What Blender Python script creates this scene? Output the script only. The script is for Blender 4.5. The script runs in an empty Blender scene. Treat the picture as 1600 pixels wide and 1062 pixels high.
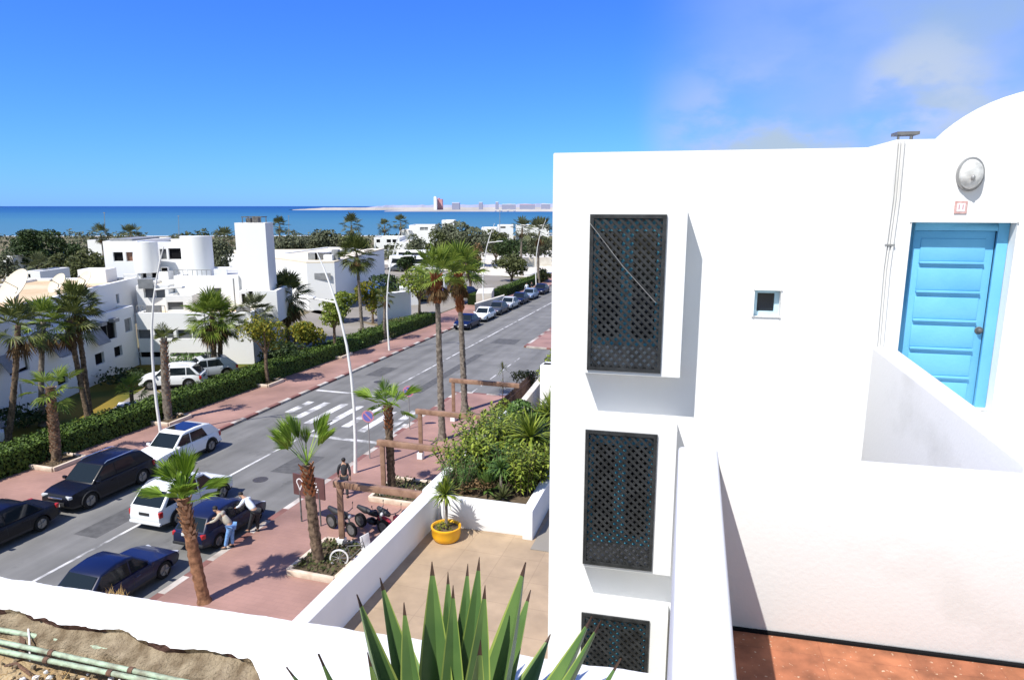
import bpy, bmesh, math, random
from mathutils import Vector as V, Matrix, noise
random.seed(7)
rad = math.radians
rnd = random.uniform
SC = bpy.context.scene
COL = SC.collection
F_ = 1064.0
PITCH = math.atan(.1962)
CP, SP = math.cos(PITCH), math.sin(PITCH)
EYE = 13.0

# ---------- where things stand: survey of the place -----------------
def ray(x, y):
    u = (x-800)/F_; v = (531-y)/F_
    return (u, CP+v*SP, -SP+v*CP)
def G(x, y, z=0.0):
    d = ray(x, y); t = (z-EYE)/d[2]
    return V((d[0]*t, d[1]*t, z))
def at(x, y, Y):
    d = ray(x, y); t = Y/d[1]
    return V((d[0]*t, Y, EYE+d[2]*t))
SA, CA = math.sin(rad(17.5)), math.cos(rad(17.5))
def RD(s, t, z=0.0):            # street frame: s along the road, t across it
    return V((s*SA+t*CA, s*CA-t*SA, z))
SB, CB = math.sin(rad(13)), math.cos(rad(13))
def BF(a, b, z=0.0):            # frame of the white house, heights from eye level
    return V((a*CB+b*SB, -a*SB+b*CB, EYE+z))
ROADZ = rad(90-17.5)            # heading of +s
class Plane:                    # a vertical facade between two ground points
    def __init__(self, p0, p1):
        self.o = V((p0[0], p0[1], 0)); d = V((p1[0]-p0[0], p1[1]-p0[1], 0))
        self.len = d.length; self.u = d.normalized(); self.n = V((-self.u.y, self.u.x, 0))
    def uz(self, x, y):
        d = V(ray(x, y)); k = (self.o.x*self.n.x+self.o.y*self.n.y)/(d.x*self.n.x+d.y*self.n.y)
        p = V((d.x*k, d.y*k, 0))-self.o
        return p.dot(self.u), EYE+d.z*k
    def pt(self, u, z, dep=0.0):
        p = self.o+self.u*u+self.n*dep
        return V((p.x, p.y, z))

# ---------- objects --------------------------------------------------
def wm(o):
    m = o.matrix_basis.copy()
    return wm(o.parent) @ m if o.parent else m
def tag(o, label=None, cat=None, group=None, kind=None):
    if label: o['label'] = label
    if cat: o['category'] = cat
    if group: o['group'] = group
    if kind: o['kind'] = kind
    return o
def thing(name, label, cat, loc=(0, 0, 0), rz=0.0, group=None):
    o = bpy.data.objects.new(name, None); COL.objects.link(o)
    o.location = loc; o.rotation_euler = (0, 0, rz); o.empty_display_size = .3
    return tag(o, label, cat, group)
def kids(o): return [c for c in COL.objects if c.parent == o]
def copy_thing(o, loc, rz, label, group=None, parent=None, swap=None, scale=None):
    def cp(src, par):
        c = src.copy(); COL.objects.link(c); c.parent = par
        if swap:
            for sl in c.material_slots:
                if sl.material and sl.material.name in swap:
                    mt = swap[sl.material.name]; sl.link = 'OBJECT'; sl.material = mt
        for ch in tree_kids.get(src.name, []): cp(ch, c)
        return c
    c = cp(o, None); c.location = loc; c.rotation_euler = (0, 0, rz)
    if scale: c.scale = (scale,)*3
    tag(c, label, None, group)
    return c
tree_kids = {}

class MB:
    def __init__(self): self.v = []; self.f = []; self.m = []
    def add(self, vs, fs, mi=0):
        n = len(self.v); self.v.extend(V(p) for p in vs)
        for q in fs: self.f.append(tuple(n+i for i in q)); self.m.append(mi)
    def face(self, pts, mi=0): self.add(pts, [tuple(range(len(pts)))], mi)
    def box(self, o, ax, ay, az, mi=0):
        o, ax, ay, az = V(o), V(ax), V(ay), V(az)
        p = [o, o+ax, o+ax+ay, o+ay]; p += [q+az for q in p]
        fs = [(3, 2, 1, 0), (4, 5, 6, 7), (0, 1, 5, 4), (1, 2, 6, 5), (2, 3, 7, 6), (3, 0, 4, 7)]
        if ax.cross(ay).dot(az) < 0: fs = [tuple(reversed(q)) for q in fs]
        self.add(p, fs, mi)
    def cbox(self, c, sx, sy, sz, rz=0.0, mi=0, M=None):   # c = centre of the base
        X = V((math.cos(rz), math.sin(rz), 0))*sx; Y = V((-math.sin(rz), math.cos(rz), 0))*sy
        self.box(V(c)-X/2-Y/2, X, Y, (0, 0, sz), mi)
    def bar(self, p, q, w, h=None, mi=0):
        p, q = V(p), V(q); d = (q-p); h = h or w
        s = d.cross(V((0, 0, 1)))
        if s.length < 1e-4: s = d.cross(V((0, 1, 0)))
        s.normalize(); n = s.cross(d).normalized()
        self.box(p-s*w/2-n*h/2, d, s*w, n*h, mi)
    def tube(self, pts, r, n=8, mi=0, cap=True, jit=0.0):
        pts = [V(p) for p in pts]
        if not hasattr(r, '__len__'): r = [r]*len(pts)
        vs = []; ref = None
        for i, p in enumerate(pts):
            d = (pts[min(i+1, len(pts)-1)]-pts[max(i-1, 0)]).normalized()
            if ref is None: ref = d.orthogonal().normalized()
            ref = (ref-d*ref.dot(d)).normalized(); b = d.cross(ref)
            for k in range(n):
                a = 2*math.pi*k/n; rr = r[i]*(1+rnd(-jit, jit))
                vs.append(p+ref*math.cos(a)*rr+b*math.sin(a)*rr)
        fs = []
        for i in range(len(pts)-1):
            for k in range(n):
                k2 = (k+1) % n
                fs.append((i*n+k, i*n+k2, (i+1)*n+k2, (i+1)*n+k))
        if cap:
            fs.append(tuple(range(n-1, -1, -1))); fs.append(tuple((len(pts)-1)*n+k for k in range(n)))
        self.add(vs, fs, mi)
    def lathe(self, c, prof, n=20, mi=0, M=None):
        c = V(c); vs = []; fs = []; m = len(prof)
        for k in range(n):
            a = 2*math.pi*k/n
            for r, z in prof:
                p = V((r*math.cos(a), r*math.sin(a), z))
                vs.append((M @ p if M else p)+c)
        for k in range(n):
            k2 = (k+1) % n
            for j in range(m-1):
                fs.append((k*m+j, k2*m+j, k2*m+j+1, k*m+j+1))
        self.add(vs, fs, mi)
    def prism(self, poly, ext, mi=0):
        n = len(poly); ext = V(ext); poly = [V(p) for p in poly]
        self.add(poly+[p+ext for p in poly],
                 [tuple(range(n-1, -1, -1)), tuple(range(n, 2*n))]+[(i, (i+1) % n, n+(i+1) % n, n+i) for i in range(n)], mi)
    def blob(self, c, rx, ry, rz, mi=0, seg=10, jit=0.0):
        c = V(c); vs = []; fs = []; rings = seg//2+1
        for i in range(rings+1):
            th = math.pi*i/rings
            for k in range(seg):
                a = 2*math.pi*k/seg; j = 1+rnd(-jit, jit)
                vs.append(c+V((rx*math.sin(th)*math.cos(a)*j, ry*math.sin(th)*math.sin(a)*j, rz*math.cos(th)*j)))
        for i in range(rings):
            for k in range(seg):
                k2 = (k+1) % seg
                fs.append((i*seg+k, (i+1)*seg+k, (i+1)*seg+k2, i*seg+k2))
        self.add(vs, fs, mi)
    def build(self, name, mats, parent=None, smooth=False, loc=None, rz=0.0, bevel=0.0, weld=False, seg=2, fixn=False, ang=40):
        me = bpy.data.meshes.new(name); o = bpy.data.objects.new(name, me); COL.objects.link(o)
        if parent is not None:
            inv = wm(parent).inverted(); o.parent = parent
            tree_kids.setdefault(parent.name, []).append(o)
        else:
            M = Matrix.Translation(V(loc or (0, 0, 0))) @ Matrix.Rotation(rz, 4, 'Z'); inv = M.inverted()
            o.location = loc or (0, 0, 0); o.rotation_euler = (0, 0, rz)
        me.from_pydata([inv @ p for p in self.v], [], self.f)
        for mt in (mats if isinstance(mats, (list, tuple)) else [mats]): me.materials.append(mt)
        if any(self.m): me.polygons.foreach_set('material_index', self.m)
        if weld or bevel or fixn:
            bm = bmesh.new(); bm.from_mesh(me)
            bmesh.ops.remove_doubles(bm, verts=bm.verts, dist=.0008)
            if fixn: bmesh.ops.recalc_face_normals(bm, faces=bm.faces)
            if bevel:
                es = [e for e in bm.edges if len(e.link_faces) == 2 and e.calc_face_angle(0) > rad(ang)]
                bmesh.ops.bevel(bm, geom=es, offset=bevel, segments=seg, affect='EDGES', clamp_overlap=True, profile=.5)
            bm.to_mesh(me); bm.free()
        me.validate(); me.update()
        if smooth:
            me.polygons.foreach_set('use_smooth', [not (bevel and p.area > .02) for p in me.polygons])
            try: me.set_sharp_from_angle(angle=rad(42))
            except Exception: pass
        return o

# ---------- materials -------------------------------------------------
def mat(name, c1, c2=None, rough=.8, scale=5, bump=0., bscale=None, metal=0., spec=.5, island=False, trans=0., coat=0., detail=5, lo=.35, hi=.65):
    m = bpy.data.materials.new(name); m.use_nodes = True
    nt = m.node_tree; N = nt.nodes; L = nt.links; b = N['Principled BSDF']
    b.inputs['Roughness'].default_value = rough; b.inputs['Metallic'].default_value = metal
    b.inputs['Specular IOR Level'].default_value = spec
    if coat: b.inputs['Coat Weight'].default_value = coat; b.inputs['Coat Roughness'].default_value = .05
    K = 1.25 if max(c1) < .5 and not name.startswith(('terracotta', 'harbour', 'sea', 'sandy', 'broken')) and metal == 0 else 1.0
    c1 = tuple(k*K for k in c1); c2 = tuple(min(.8, k*K) for k in c2) if c2 else c2
    c1 = tuple(c1)+(1,); b.inputs['Base Color'].default_value = c1
    tc = N.new('ShaderNodeTexCoord')
    src = None
    if c2:
        c2 = tuple(c2)+(1,)
        r = N.new('ShaderNodeValToRGB'); r.color_ramp.elements[0].color = c1; r.color_ramp.elements[1].color = c2
        r.color_ramp.elements[0].position = lo; r.color_ramp.elements[1].position = hi
        if island:
            g = N.new('ShaderNodeNewGeometry'); r.color_ramp.elements[0].position = 0; r.color_ramp.elements[1].position = 1
            L.new(g.outputs['Random Per Island'], r.inputs[0])
        else:
            n = N.new('ShaderNodeTexNoise'); n.inputs['Scale'].default_value = scale; n.inputs['Detail'].default_value = detail
            L.new(tc.outputs['Object'], n.inputs['Vector']); L.new(n.outputs['Fac'], r.inputs[0])
        src = r.outputs[0]; L.new(src, b.inputs['Base Color'])
    if bump:
        n = N.new('ShaderNodeTexNoise'); n.inputs['Scale'].default_value = bscale or scale*6; n.inputs['Detail'].default_value = 6
        bp = N.new('ShaderNodeBump'); bp.inputs['Strength'].default_value = bump; bp.inputs['Distance'].default_value = .02
        L.new(tc.outputs['Object'], n.inputs['Vector']); L.new(n.outputs['Fac'], bp.inputs['Height']); L.new(bp.outputs[0], b.inputs['Normal'])
    if trans:
        t = N.new('ShaderNodeBsdfTranslucent'); mx = N.new('ShaderNodeMixShader'); mx.inputs[0].default_value = trans
        if src: L.new(src, t.inputs[0])
        else: t.inputs[0].default_value = c1
        L.new(b.outputs[0], mx.inputs[1]); L.new(t.outputs[0], mx.inputs[2]); L.new(mx.outputs[0], N['Material Output'].inputs[0])
    return m
def tiles(name, c1, c2, mortar, w, h, ms=.01, rot=0., rough=.8, off=.5, nz=2., spots=None, lo=.7, hi=1.25):
    m = mat(name, c1, rough=rough); nt = m.node_tree; N = nt.nodes; L = nt.links; b = N['Principled BSDF']
    tc = N.new('ShaderNodeTexCoord'); mp = N.new('ShaderNodeMapping'); mp.inputs['Rotation'].default_value[2] = rot
    br = N.new('ShaderNodeTexBrick'); br.inputs['Scale'].default_value = 1; br.inputs['Brick Width'].default_value = w
    br.inputs['Row Height'].default_value = h; br.inputs['Mortar Size'].default_value = ms; br.offset = off
    br.inputs['Color1'].default_value = tuple(c1)+(1,); br.inputs['Color2'].default_value = tuple(c2)+(1,); br.inputs['Mortar'].default_value = tuple(mortar)+(1,)
    L.new(tc.outputs['Object'], mp.inputs[0]); L.new(mp.outputs[0], br.inputs[0])
    n = N.new('ShaderNodeTexNoise'); n.inputs['Scale'].default_value = nz; n.inputs['Detail'].default_value = 8
    L.new(tc.outputs['Object'], n.inputs[0])
    r = N.new('ShaderNodeMapRange'); r.inputs[1].default_value = .3; r.inputs[2].default_value = .7; r.inputs[3].default_value = lo; r.inputs[4].default_value = hi
    L.new(n.outputs['Fac'], r.inputs[0])
    mx = N.new('ShaderNodeMix'); mx.data_type = 'RGBA'; mx.blend_type = 'MULTIPLY'; mx.inputs[0].default_value = 1
    L.new(br.outputs[0], mx.inputs[6]); L.new(r.outputs[0], mx.inputs[7]); out = mx.outputs[2]
    if spots:
        n2 = N.new('ShaderNodeTexNoise'); n2.inputs['Scale'].default_value = spots[1]; n2.inputs['Detail'].default_value = 3
        L.new(tc.outputs['Object'], n2.inputs[0])
        r2 = N.new('ShaderNodeMapRange'); r2.inputs[1].default_value = spots[2]; r2.inputs[2].default_value = spots[2]+.06
        L.new(n2.outputs['Fac'], r2.inputs[0])
        m2 = N.new('ShaderNodeMix'); m2.data_type = 'RGBA'; m2.inputs[7].default_value = tuple(spots[0])+(1,)
        L.new(r2.outputs[0], m2.inputs[0]); L.new(out, m2.inputs[6]); out = m2.outputs[2]
    L.new(out, b.inputs['Base Color'])
    return m

M = {}
M['plaster'] = mat('white_plaster', (.735, .735, .73), (.78, .78, .775), .9, .9, .12, 22, spec=.15)
M['plaster_old'] = mat('weathered_white_plaster', (.575, .57, .55), (.69, .685, .675), .9, 1.3, .10, 30, spec=.15, lo=.22, hi=.45)
M['hotel'] = mat('hotel_white_render', (.79, .79, .775), (.84, .84, .83), .9, .25, .1, 3, spec=.1)
M['roof'] = mat('beige_roof_screed', (.42, .31, .19), (.52, .41, .28), .95, .4, 0, spec=.1)
M['roof_pale'] = mat('pale_cream_roof', (.62, .54, .42), (.72, .66, .55), .95, .3, 0, spec=.1)
M['roof_grey'] = mat('grey_roof_felt', (.33, .33, .32), (.42, .42, .41), .95, .5, 0, spec=.1)
M['asphalt'] = mat('asphalt', (.116, .114, .109), (.158, .154, .148), .9, .55, .5, 45, spec=.2, detail=10, lo=.3, hi=.7)
M['paint'] = mat('worn_white_road_paint', (.13, .128, .125), (.50, .49, .48), .8, .9, 0, spec=.2, lo=.36, hi=.56, detail=12)
M['pave'] = tiles('pink_pavers', (.325, .185, .148), (.305, .173, .139), (.285, .165, .132), .4, .2, .012, rad(17.5), nz=.35)
M['kerb_w'] = mat('worn_white_kerb_paint', (.22, .18, .15), (.46, .42, .38), .85, 1.1, detail=8)
M['kerb_r'] = mat('faded_red_kerb_paint', (.13, .06, .05), (.2, .085, .07), .85, 2)
M['kerb_s'] = mat('sandstone_kerb', (.42, .33, .25), (.55, .46, .37), .9, 3, .3)
M['ground'] = mat('dry_earth', (.17, .135, .09), (.10, .10, .045), .95, .06, 0, spec=.1)
M['sand'] = mat('beach_sand', (.42, .34, .25), (.5, .43, .33), .95, .02, 0, spec=.1)
M['lawn'] = mat('lawn', (.075, .085, .018), (.19, .135, .025), .95, .22, .8, 20, spec=.1, lo=.4, hi=.62)
M['lot'] = mat('pale_worn_tarmac', (.17, .155, .135), (.23, .21, .185), .95, .12, 0, spec=.1)
M['soil'] = mat('dry_soil', (.26, .18, .10), (.36, .28, .17), .95, 9, .9, 60, spec=.1)
M['bed_soil'] = mat('dark_bed_soil', (.06, .045, .028), (.1, .075, .05), .95, 5, .6, 30, spec=.1)
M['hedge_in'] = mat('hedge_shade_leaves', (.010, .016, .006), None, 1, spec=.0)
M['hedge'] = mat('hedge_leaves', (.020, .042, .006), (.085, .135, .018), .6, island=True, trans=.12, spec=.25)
M['leaf_dark'] = mat('dark_leaves', (.016, .03, .010), (.042, .066, .02), .6, island=True, trans=.1, spec=.2)
M['leaf_olive'] = mat('olive_leaves', (.04, .052, .017), (.09, .098, .036), .65, island=True, trans=.12, spec=.2)
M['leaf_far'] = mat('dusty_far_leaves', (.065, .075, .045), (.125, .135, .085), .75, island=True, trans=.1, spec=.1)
M['leaf_yel'] = mat('yellow_leaves', (.045, .085, .014), (.26, .22, .025), .6, island=True, trans=.25, spec=.2)
M['leaf_lime'] = mat('yellow_green_leaves', (.05, .085, .010), (.27, .32, .045), .5, island=True, trans=.25, spec=.3)
M['leaf_mid'] = mat('green_leaves', (.034, .075, .016), (.11, .18, .04), .5, island=True, trans=.2, spec=.3)
M['palm'] = mat('palm_fronds', (.03, .046, .011), (.13, .145, .035), .5, island=True, trans=.18, spec=.3)
M['palm_lit'] = mat('sunlit_palm_fronds', (.055, .10, .012), (.22, .28, .045), .5, island=True, trans=.3, spec=.3)  # lighter copy of the palm green, sunlight put into the colour
M['palm_young'] = mat('young_palm_fronds', (.075, .15, .015), (.30, .42, .06), .5, island=True, trans=.3, spec=.3)
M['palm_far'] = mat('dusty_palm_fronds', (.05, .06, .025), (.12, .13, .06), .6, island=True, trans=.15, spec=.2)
M['palm_dead'] = mat('dry_palm_fronds', (.06, .038, .02), (.17, .11, .055), .9, island=True, spec=.1)
M['bark'] = mat('palm_bark', (.05, .036, .026), (.16, .115, .08), .95, 7, .8, 22, spec=.1, lo=.35, hi=.6)
M['bark_red'] = mat('reddish_palm_bark', (.10, .05, .03), (.27, .14, .08), .95, 5, .8, 22, spec=.1)
M['bark_grey'] = mat('grey_palm_bark', (.085, .07, .058), (.21, .18, .15), .95, 6, .8, 22, spec=.1)
M['boot_red'] = mat('rust_leaf_bases', (.16, .05, .022), (.34, .15, .07), .9, island=True, spec=.1)
M['boot_tan'] = mat('tan_leaf_bases', (.17, .09, .05), (.42, .28, .18), .9, island=True, spec=.1)
M['white_metal'] = mat('white_painted_metal', (.72, .72, .7), (.8, .8, .79), .45, 2)
M['grey_metal'] = mat('grey_metal', (.28, .28, .28), (.36, .36, .36), .45, 4, metal=.4)
M['wood'] = mat('brown_timber', (.15, .083, .052), (.25, .15, .10), .75, 3, .3, 20)
M['wood_dark'] = mat('dark_brown_timber', (.045, .025, .018), (.085, .05, .035), .75, 3, .3, 20)
M['lattice'] = mat('black_lattice_timber', (.007, .008, .009), (.022, .024, .026), .6, 8, .2)
M['blue_frame'] = mat('teal_blue_window_paint', (.08, .42, .62), (.10, .46, .68), .5, 3)
M['blue'] = mat('sky_blue_door_paint', (.135, .43, .68), (.16, .47, .72), .55, 2.5, .12, 25, spec=.3)
M['blue_d'] = mat('blue_shadow_gap', (.06, .26, .55), None, .5, spec=.3)
M['pale_blue'] = mat('pale_blue_window_frame', (.40, .62, .74), (.5, .7, .8), .5, 5)
M['glass'] = mat('dark_glass', (.012, .016, .02), None, .12, spec=.6)
M['glass_grey'] = mat('grey_curtained_glass', (.06, .065, .068), (.12, .125, .13), .3, .8, spec=.5)
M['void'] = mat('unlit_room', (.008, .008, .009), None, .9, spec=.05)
M['room'] = mat('shaded_room', (.05, .055, .06), (.09, .09, .09), .9, 1, spec=.05)
M['shut'] = mat('grey_shutter', (.16, .165, .17), (.22, .225, .23), .7, 2)
M['brown_pane'] = mat('brown_curtain_glass', (.12, .05, .03), (.2, .1, .06), .5, 1)
M['terracotta'] = tiles('terracotta_floor', (.36, .135, .065), (.335, .12, .06), (.31, .11, .055), .6, .6, .005, rad(13), off=0, nz=6, lo=.6, hi=1.3, spots=((.55, .40, .28), 34, .66))
M['tile'] = tiles('sandy_terrace_tiles', (.35, .255, .165), (.37, .27, .175), (.30, .215, .14), 1.25, 1.25, .012, rad(17.5), off=0, nz=1.6, lo=.84, hi=1.12)
M['yellow'] = mat('yellow_glazed_pot', (.75, .36, .01), (.82, .43, .015), .35, 3)
M['agave'] = mat('agave_skin', (.05, .10, .028), (.12, .19, .05), .42, 2.2, spec=.4)
M['agave_edge'] = mat('yellow_agave_margin', (.17, .23, .045), (.24, .28, .07), .45, 3, spec=.4)
M['agave_tip'] = mat('brown_agave_spine', (.04, .02, .012), None, .7)
M['mint'] = mat('flaking_mint_paint', (.17, .17, .12), (.31, .39, .28), .6, 14, .4, 50, lo=.35, hi=.6)
M['rust'] = mat('rusty_iron', (.06, .035, .025), (.15, .08, .05), .9, 20, .5)
M['straw'] = mat('dry_grass', (.26, .15, .05), (.50, .34, .14), .9, island=True, trans=.2, spec=.1)
M['render_grey'] = mat('bare_cement_render', (.13, .095, .06), (.28, .225, .155), .95, 14, 1.0, 90, spec=.1)
M['hole_shade'] = mat('brick_in_broken_render', (.03, .018, .014), (.10, .055, .045), .95, 14, .8, 40, spec=.1)  # near-black brown, paints the shade of small cavities under the plaster lip
M['tyre'] = mat('tyre_rubber', (.015, .015, .015), None, .85, spec=.2)
M['rim'] = mat('alloy_rim', (.3, .3, .31), None, .35, metal=.7)
M['chrome'] = mat('chrome', (.6, .6, .6), None, .15, metal=.9)
M['carglass'] = mat('car_glass', (.008, .012, .016), None, .05, spec=.4)
M['plastic'] = mat('black_car_plastic', (.018, .018, .02), None, .6)
M['lamp_clear'] = mat('clear_headlamp', (.55, .56, .58), None, .12, spec=.7)
M['lamp_red'] = mat('red_tail_lamp', (.35, .02, .02), None, .2)
M['plate'] = mat('number_plate_white', (.7, .7, .68), (.62, .62, .6), .5, 30)
def paint(name, c, coat=.25): return mat(name, c, None, .4, coat=coat, spec=.3)
M['car_white'] = paint('white_car_paint', (.76, .77, .78), .4)
M['car_black'] = paint('blue_black_car_paint', (.002, .0025, .006), .15)
M['car_navy'] = paint('navy_car_paint', (.006, .010, .035))
M['car_blue'] = paint('deep_blue_car_paint', (.003, .007, .032))
M['car_silver'] = paint('silver_car_paint', (.36, .38, .40))
M['car_steel'] = paint('steel_blue_car_paint', (.16, .21, .30))
M['car_grey'] = paint('dark_grey_car_paint', (.05, .055, .065))
M['skin'] = mat('skin', (.30, .17, .11), (.34, .2, .13), .6, 8)
M['hair'] = mat('black_hair', (.012, .010, .009), None, .7)
M['cloth_grey'] = mat('grey_beige_shirt_cloth', (.30, .27, .22), (.36, .33, .27), .9, 20)
M['cloth_white'] = mat('pale_blue_white_shirt_cloth', (.62, .68, .75), (.7, .75, .8), .9, 20)
M['denim'] = mat('blue_denim', (.10, .22, .45), (.17, .32, .58), .9, 14)
M['cloth_dark'] = mat('dark_cloth', (.015, .016, .02), (.03, .03, .035), .9, 20)
M['red'] = mat('red_paint', (.32, .025, .04), (.4, .04, .05), .4, 6)
M['red_cloth'] = mat('red_tablecloth', (.34, .05, .04), (.42, .08, .06), .9, 6)
M['sign_brown'] = mat('brown_board', (.075, .032, .032), (.10, .045, .042), .6, 3)
M['sign_white'] = mat('white_sign_paint', (.72, .68, .7), None, .5)
M['sign_blue'] = mat('blue_sign_face', (.10, .10, .32), None, .5)
M['sign_red'] = mat('faded_red_sign_paint', (.50, .20, .24), None, .5)
M['globe'] = mat('ribbed_lamp_glass', (.34, .34, .33), (.55, .55, .54), .2, 9, .3, 40, spec=.6)
M['dark_metal'] = mat('dark_grey_metal', (.06, .06, .06), (.12, .12, .12), .6, 6)
M['port_red'] = mat('port_red_steel', (.45, .2, .22), (.5, .28, .28), .8, .05)
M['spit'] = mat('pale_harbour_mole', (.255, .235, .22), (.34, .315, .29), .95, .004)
M['far_haze'] = mat('hazy_violet_distance', (.20, .22, .32), (.26, .26, .34), .95, .003)  # distance haze mixed into the colour of far land, sheds and hulls
M['ramp_stone'] = mat('cream_garden_wall', (.55, .5, .42), (.68, .64, .57), .9, .8)

m = M['asphalt']; nt = m.node_tree; N = nt.nodes; L = nt.links; b = N['Principled BSDF']; src = b.inputs['Base Color'].links[0].from_socket
tc = N.new('ShaderNodeTexCoord'); mp = N.new('ShaderNodeMapping'); mp.inputs['Rotation'].default_value[2] = -ROADZ; mp.vector_type = 'TEXTURE'; mp.inputs['Rotation'].default_value[2] = ROADZ; mp.inputs['Scale'].default_value = (22, 1.2, 1)
n = N.new('ShaderNodeTexNoise'); n.inputs['Scale'].default_value = 1; n.inputs['Detail'].default_value = 4; L.new(tc.outputs['Object'], mp.inputs[0]); L.new(mp.outputs[0], n.inputs[0])
r = N.new('ShaderNodeMapRange'); r.inputs[1].default_value = .3; r.inputs[2].default_value = .7; r.inputs[3].default_value = .80; r.inputs[4].default_value = 1.18; L.new(n.outputs['Fac'], r.inputs[0])
n2 = N.new('ShaderNodeTexNoise'); n2.inputs['Scale'].default_value = .5; n2.inputs['Detail'].default_value = 6; n2.inputs['Roughness'].default_value = .7; L.new(tc.outputs['Object'], n2.inputs[0])
r2 = N.new('ShaderNodeMapRange'); r2.inputs[1].default_value = .60; r2.inputs[2].default_value = .70; r2.inputs[3].default_value = 1; r2.inputs[4].default_value = .72; L.new(n2.outputs['Fac'], r2.inputs[0])
mm = N.new('ShaderNodeMath'); mm.operation = 'MULTIPLY'; L.new(r.outputs[0], mm.inputs[0]); L.new(r2.outputs[0], mm.inputs[1])
mx = N.new('ShaderNodeMix'); mx.data_type = 'RGBA'; mx.blend_type = 'MULTIPLY'; mx.inputs[0].default_value = 1; L.new(src, mx.inputs[6]); L.new(mm.outputs[0], mx.inputs[7]); L.new(mx.outputs[2], b.inputs['Base Color'])
M['tar'] = mat('dark_tar_patch', (.066, .065, .064), (.092, .09, .088), .85, 3, .3, 40, spec=.2)
M['iron'] = mat('cast_iron_cover', (.06, .055, .05), (.1, .09, .08), .6, 12, .6, 30, metal=.3)
# ---------- plants ------------------------------------------------------
def rdir():
    z = rnd(-1, 1); a = rnd(0, 2*math.pi); r = math.sqrt(1-z*z)
    return V((r*math.cos(a), r*math.sin(a), z))
def fan(mb, p, d, pet, R, n, spread, droop, mi=0, cup=.2, pw=.018, pmi=None):
    d = V(d).normalized(); s = d.cross(V((0, 0, 1)))
    if s.length < .05: s = V((math.cos(rnd(0, 6)), math.sin(rnd(0, 6)), 0))
    s.normalize(); n_ = s.cross(d).normalized()
    tw = rnd(-.5, .5); s, n_ = s*math.cos(tw)+n_*math.sin(tw), n_*math.cos(tw)-s*math.sin(tw)
    hub = p+d*pet+V((0, 0, -.12*droop*pet))
    q = p+d*pet*.5
    pm = mi if pmi is None else pmi
    mb.add([p+s*pw, p-s*pw, q-s*pw+n_*.01, q+s*pw+n_*.01, hub-s*pw*.6, hub+s*pw*.6], [(0, 1, 2, 3), (3, 2, 4, 5)], pm)
    dphi = spread/n
    for k in range(n):
        ph = -spread/2+dphi*(k+.5)+rnd(-.03, .03)
        dk = (d*math.cos(ph)+s*math.sin(ph)+n_*cup*(abs(ph)/1.5)).normalized()
        sk = (s*math.cos(ph)-d*math.sin(ph))
        rr = R*(1-.25*(abs(ph)/(spread/2))**2)*rnd(.88, 1.05)
        w = rr*.44*math.tan(dphi/2)*rnd(.8, 1.2)
        m_ = hub+dk*rr*.58; e = hub+dk*rr+V((0, 0, -droop*rr*rnd(.15, .42)))
        mb.add([hub, m_-sk*w+n_*.015, m_+n_*-.02, m_+sk*w+n_*.015, e], [(0, 1, 2), (0, 2, 3), (1, 4, 2), (2, 4, 3)], mi)
def crown_leaves(mb, c, n, pet, R, e0, e1, seg=16, mi=0, wind=(0, 0, 0), droop=.5, spread=rad(190), jr=.25):
    w = V(wind)
    for i in range(n):
        az = i*2.39996+rnd(-.3, .3); t = (i+.5)/n
        el = rad(e0+(e1-e0)*t**.85)+rnd(-.15, .15)
        d = V((math.cos(el)*math.cos(az), math.cos(el)*math.sin(az), math.sin(el)))+w
        fan(mb, c+V((rnd(-.06, .06), rnd(-.06, .06), -.25*(1-t))), d, pet*rnd(.75, 1.2), R*rnd(1-jr, 1+jr*.5), seg, spread, droop*(1.5-t), mi)
def trunk_mesh(mb, b, t, r0, r1, mi=0, bow=0.0, step=.14, n=9, jit=.09):
    b, t = V(b), V(t); L = (t-b).length; k = max(4, int(L/step)); pts = []; rs = []
    sd = V((rnd(-1, 1), rnd(-1, 1), 0)).normalized()
    for i in range(k+1):
        f = i/k; pts.append(b.lerp(t, f)+sd*math.sin(f*math.pi)*bow)
        r = r0*(1-f)**1.0+r1*f
        if f < .08: r *= 1+.35*(1-f/.08)
        rs.append(r*(1+(.05 if i % 2 else -.05)))
    mb.tube(pts, rs, n, mi, True, jit)
def boots(mb, b, t, f0, f1, r, n, mi, L=.22):
    b, t = V(b), V(t); ax = (t-b).normalized(); o = ax.orthogonal().normalized(); o2 = ax.cross(o)
    for i in range(n):
        f = f0+(f1-f0)*i/n; a = i*2.39996
        rd = o*math.cos(a)+o2*math.sin(a); tg = -o*math.sin(a)+o2*math.cos(a)
        p = b.lerp(t, f)+rd*r*.85; l = L*rnd(.6, 1.2); e = p+ax*l*.8+rd*l*.55
        w = rnd(.05, .085)
        mb.add([p-tg*w-ax*.03, p+tg*w-ax*.03, e+tg*w*.6, e-tg*w*.6, p+ax*l*.35+rd*.015], [(0, 1, 4), (1, 2, 4), (2, 3, 4), (3, 0, 4), (0, 3, 2, 1)], mi)
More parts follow.
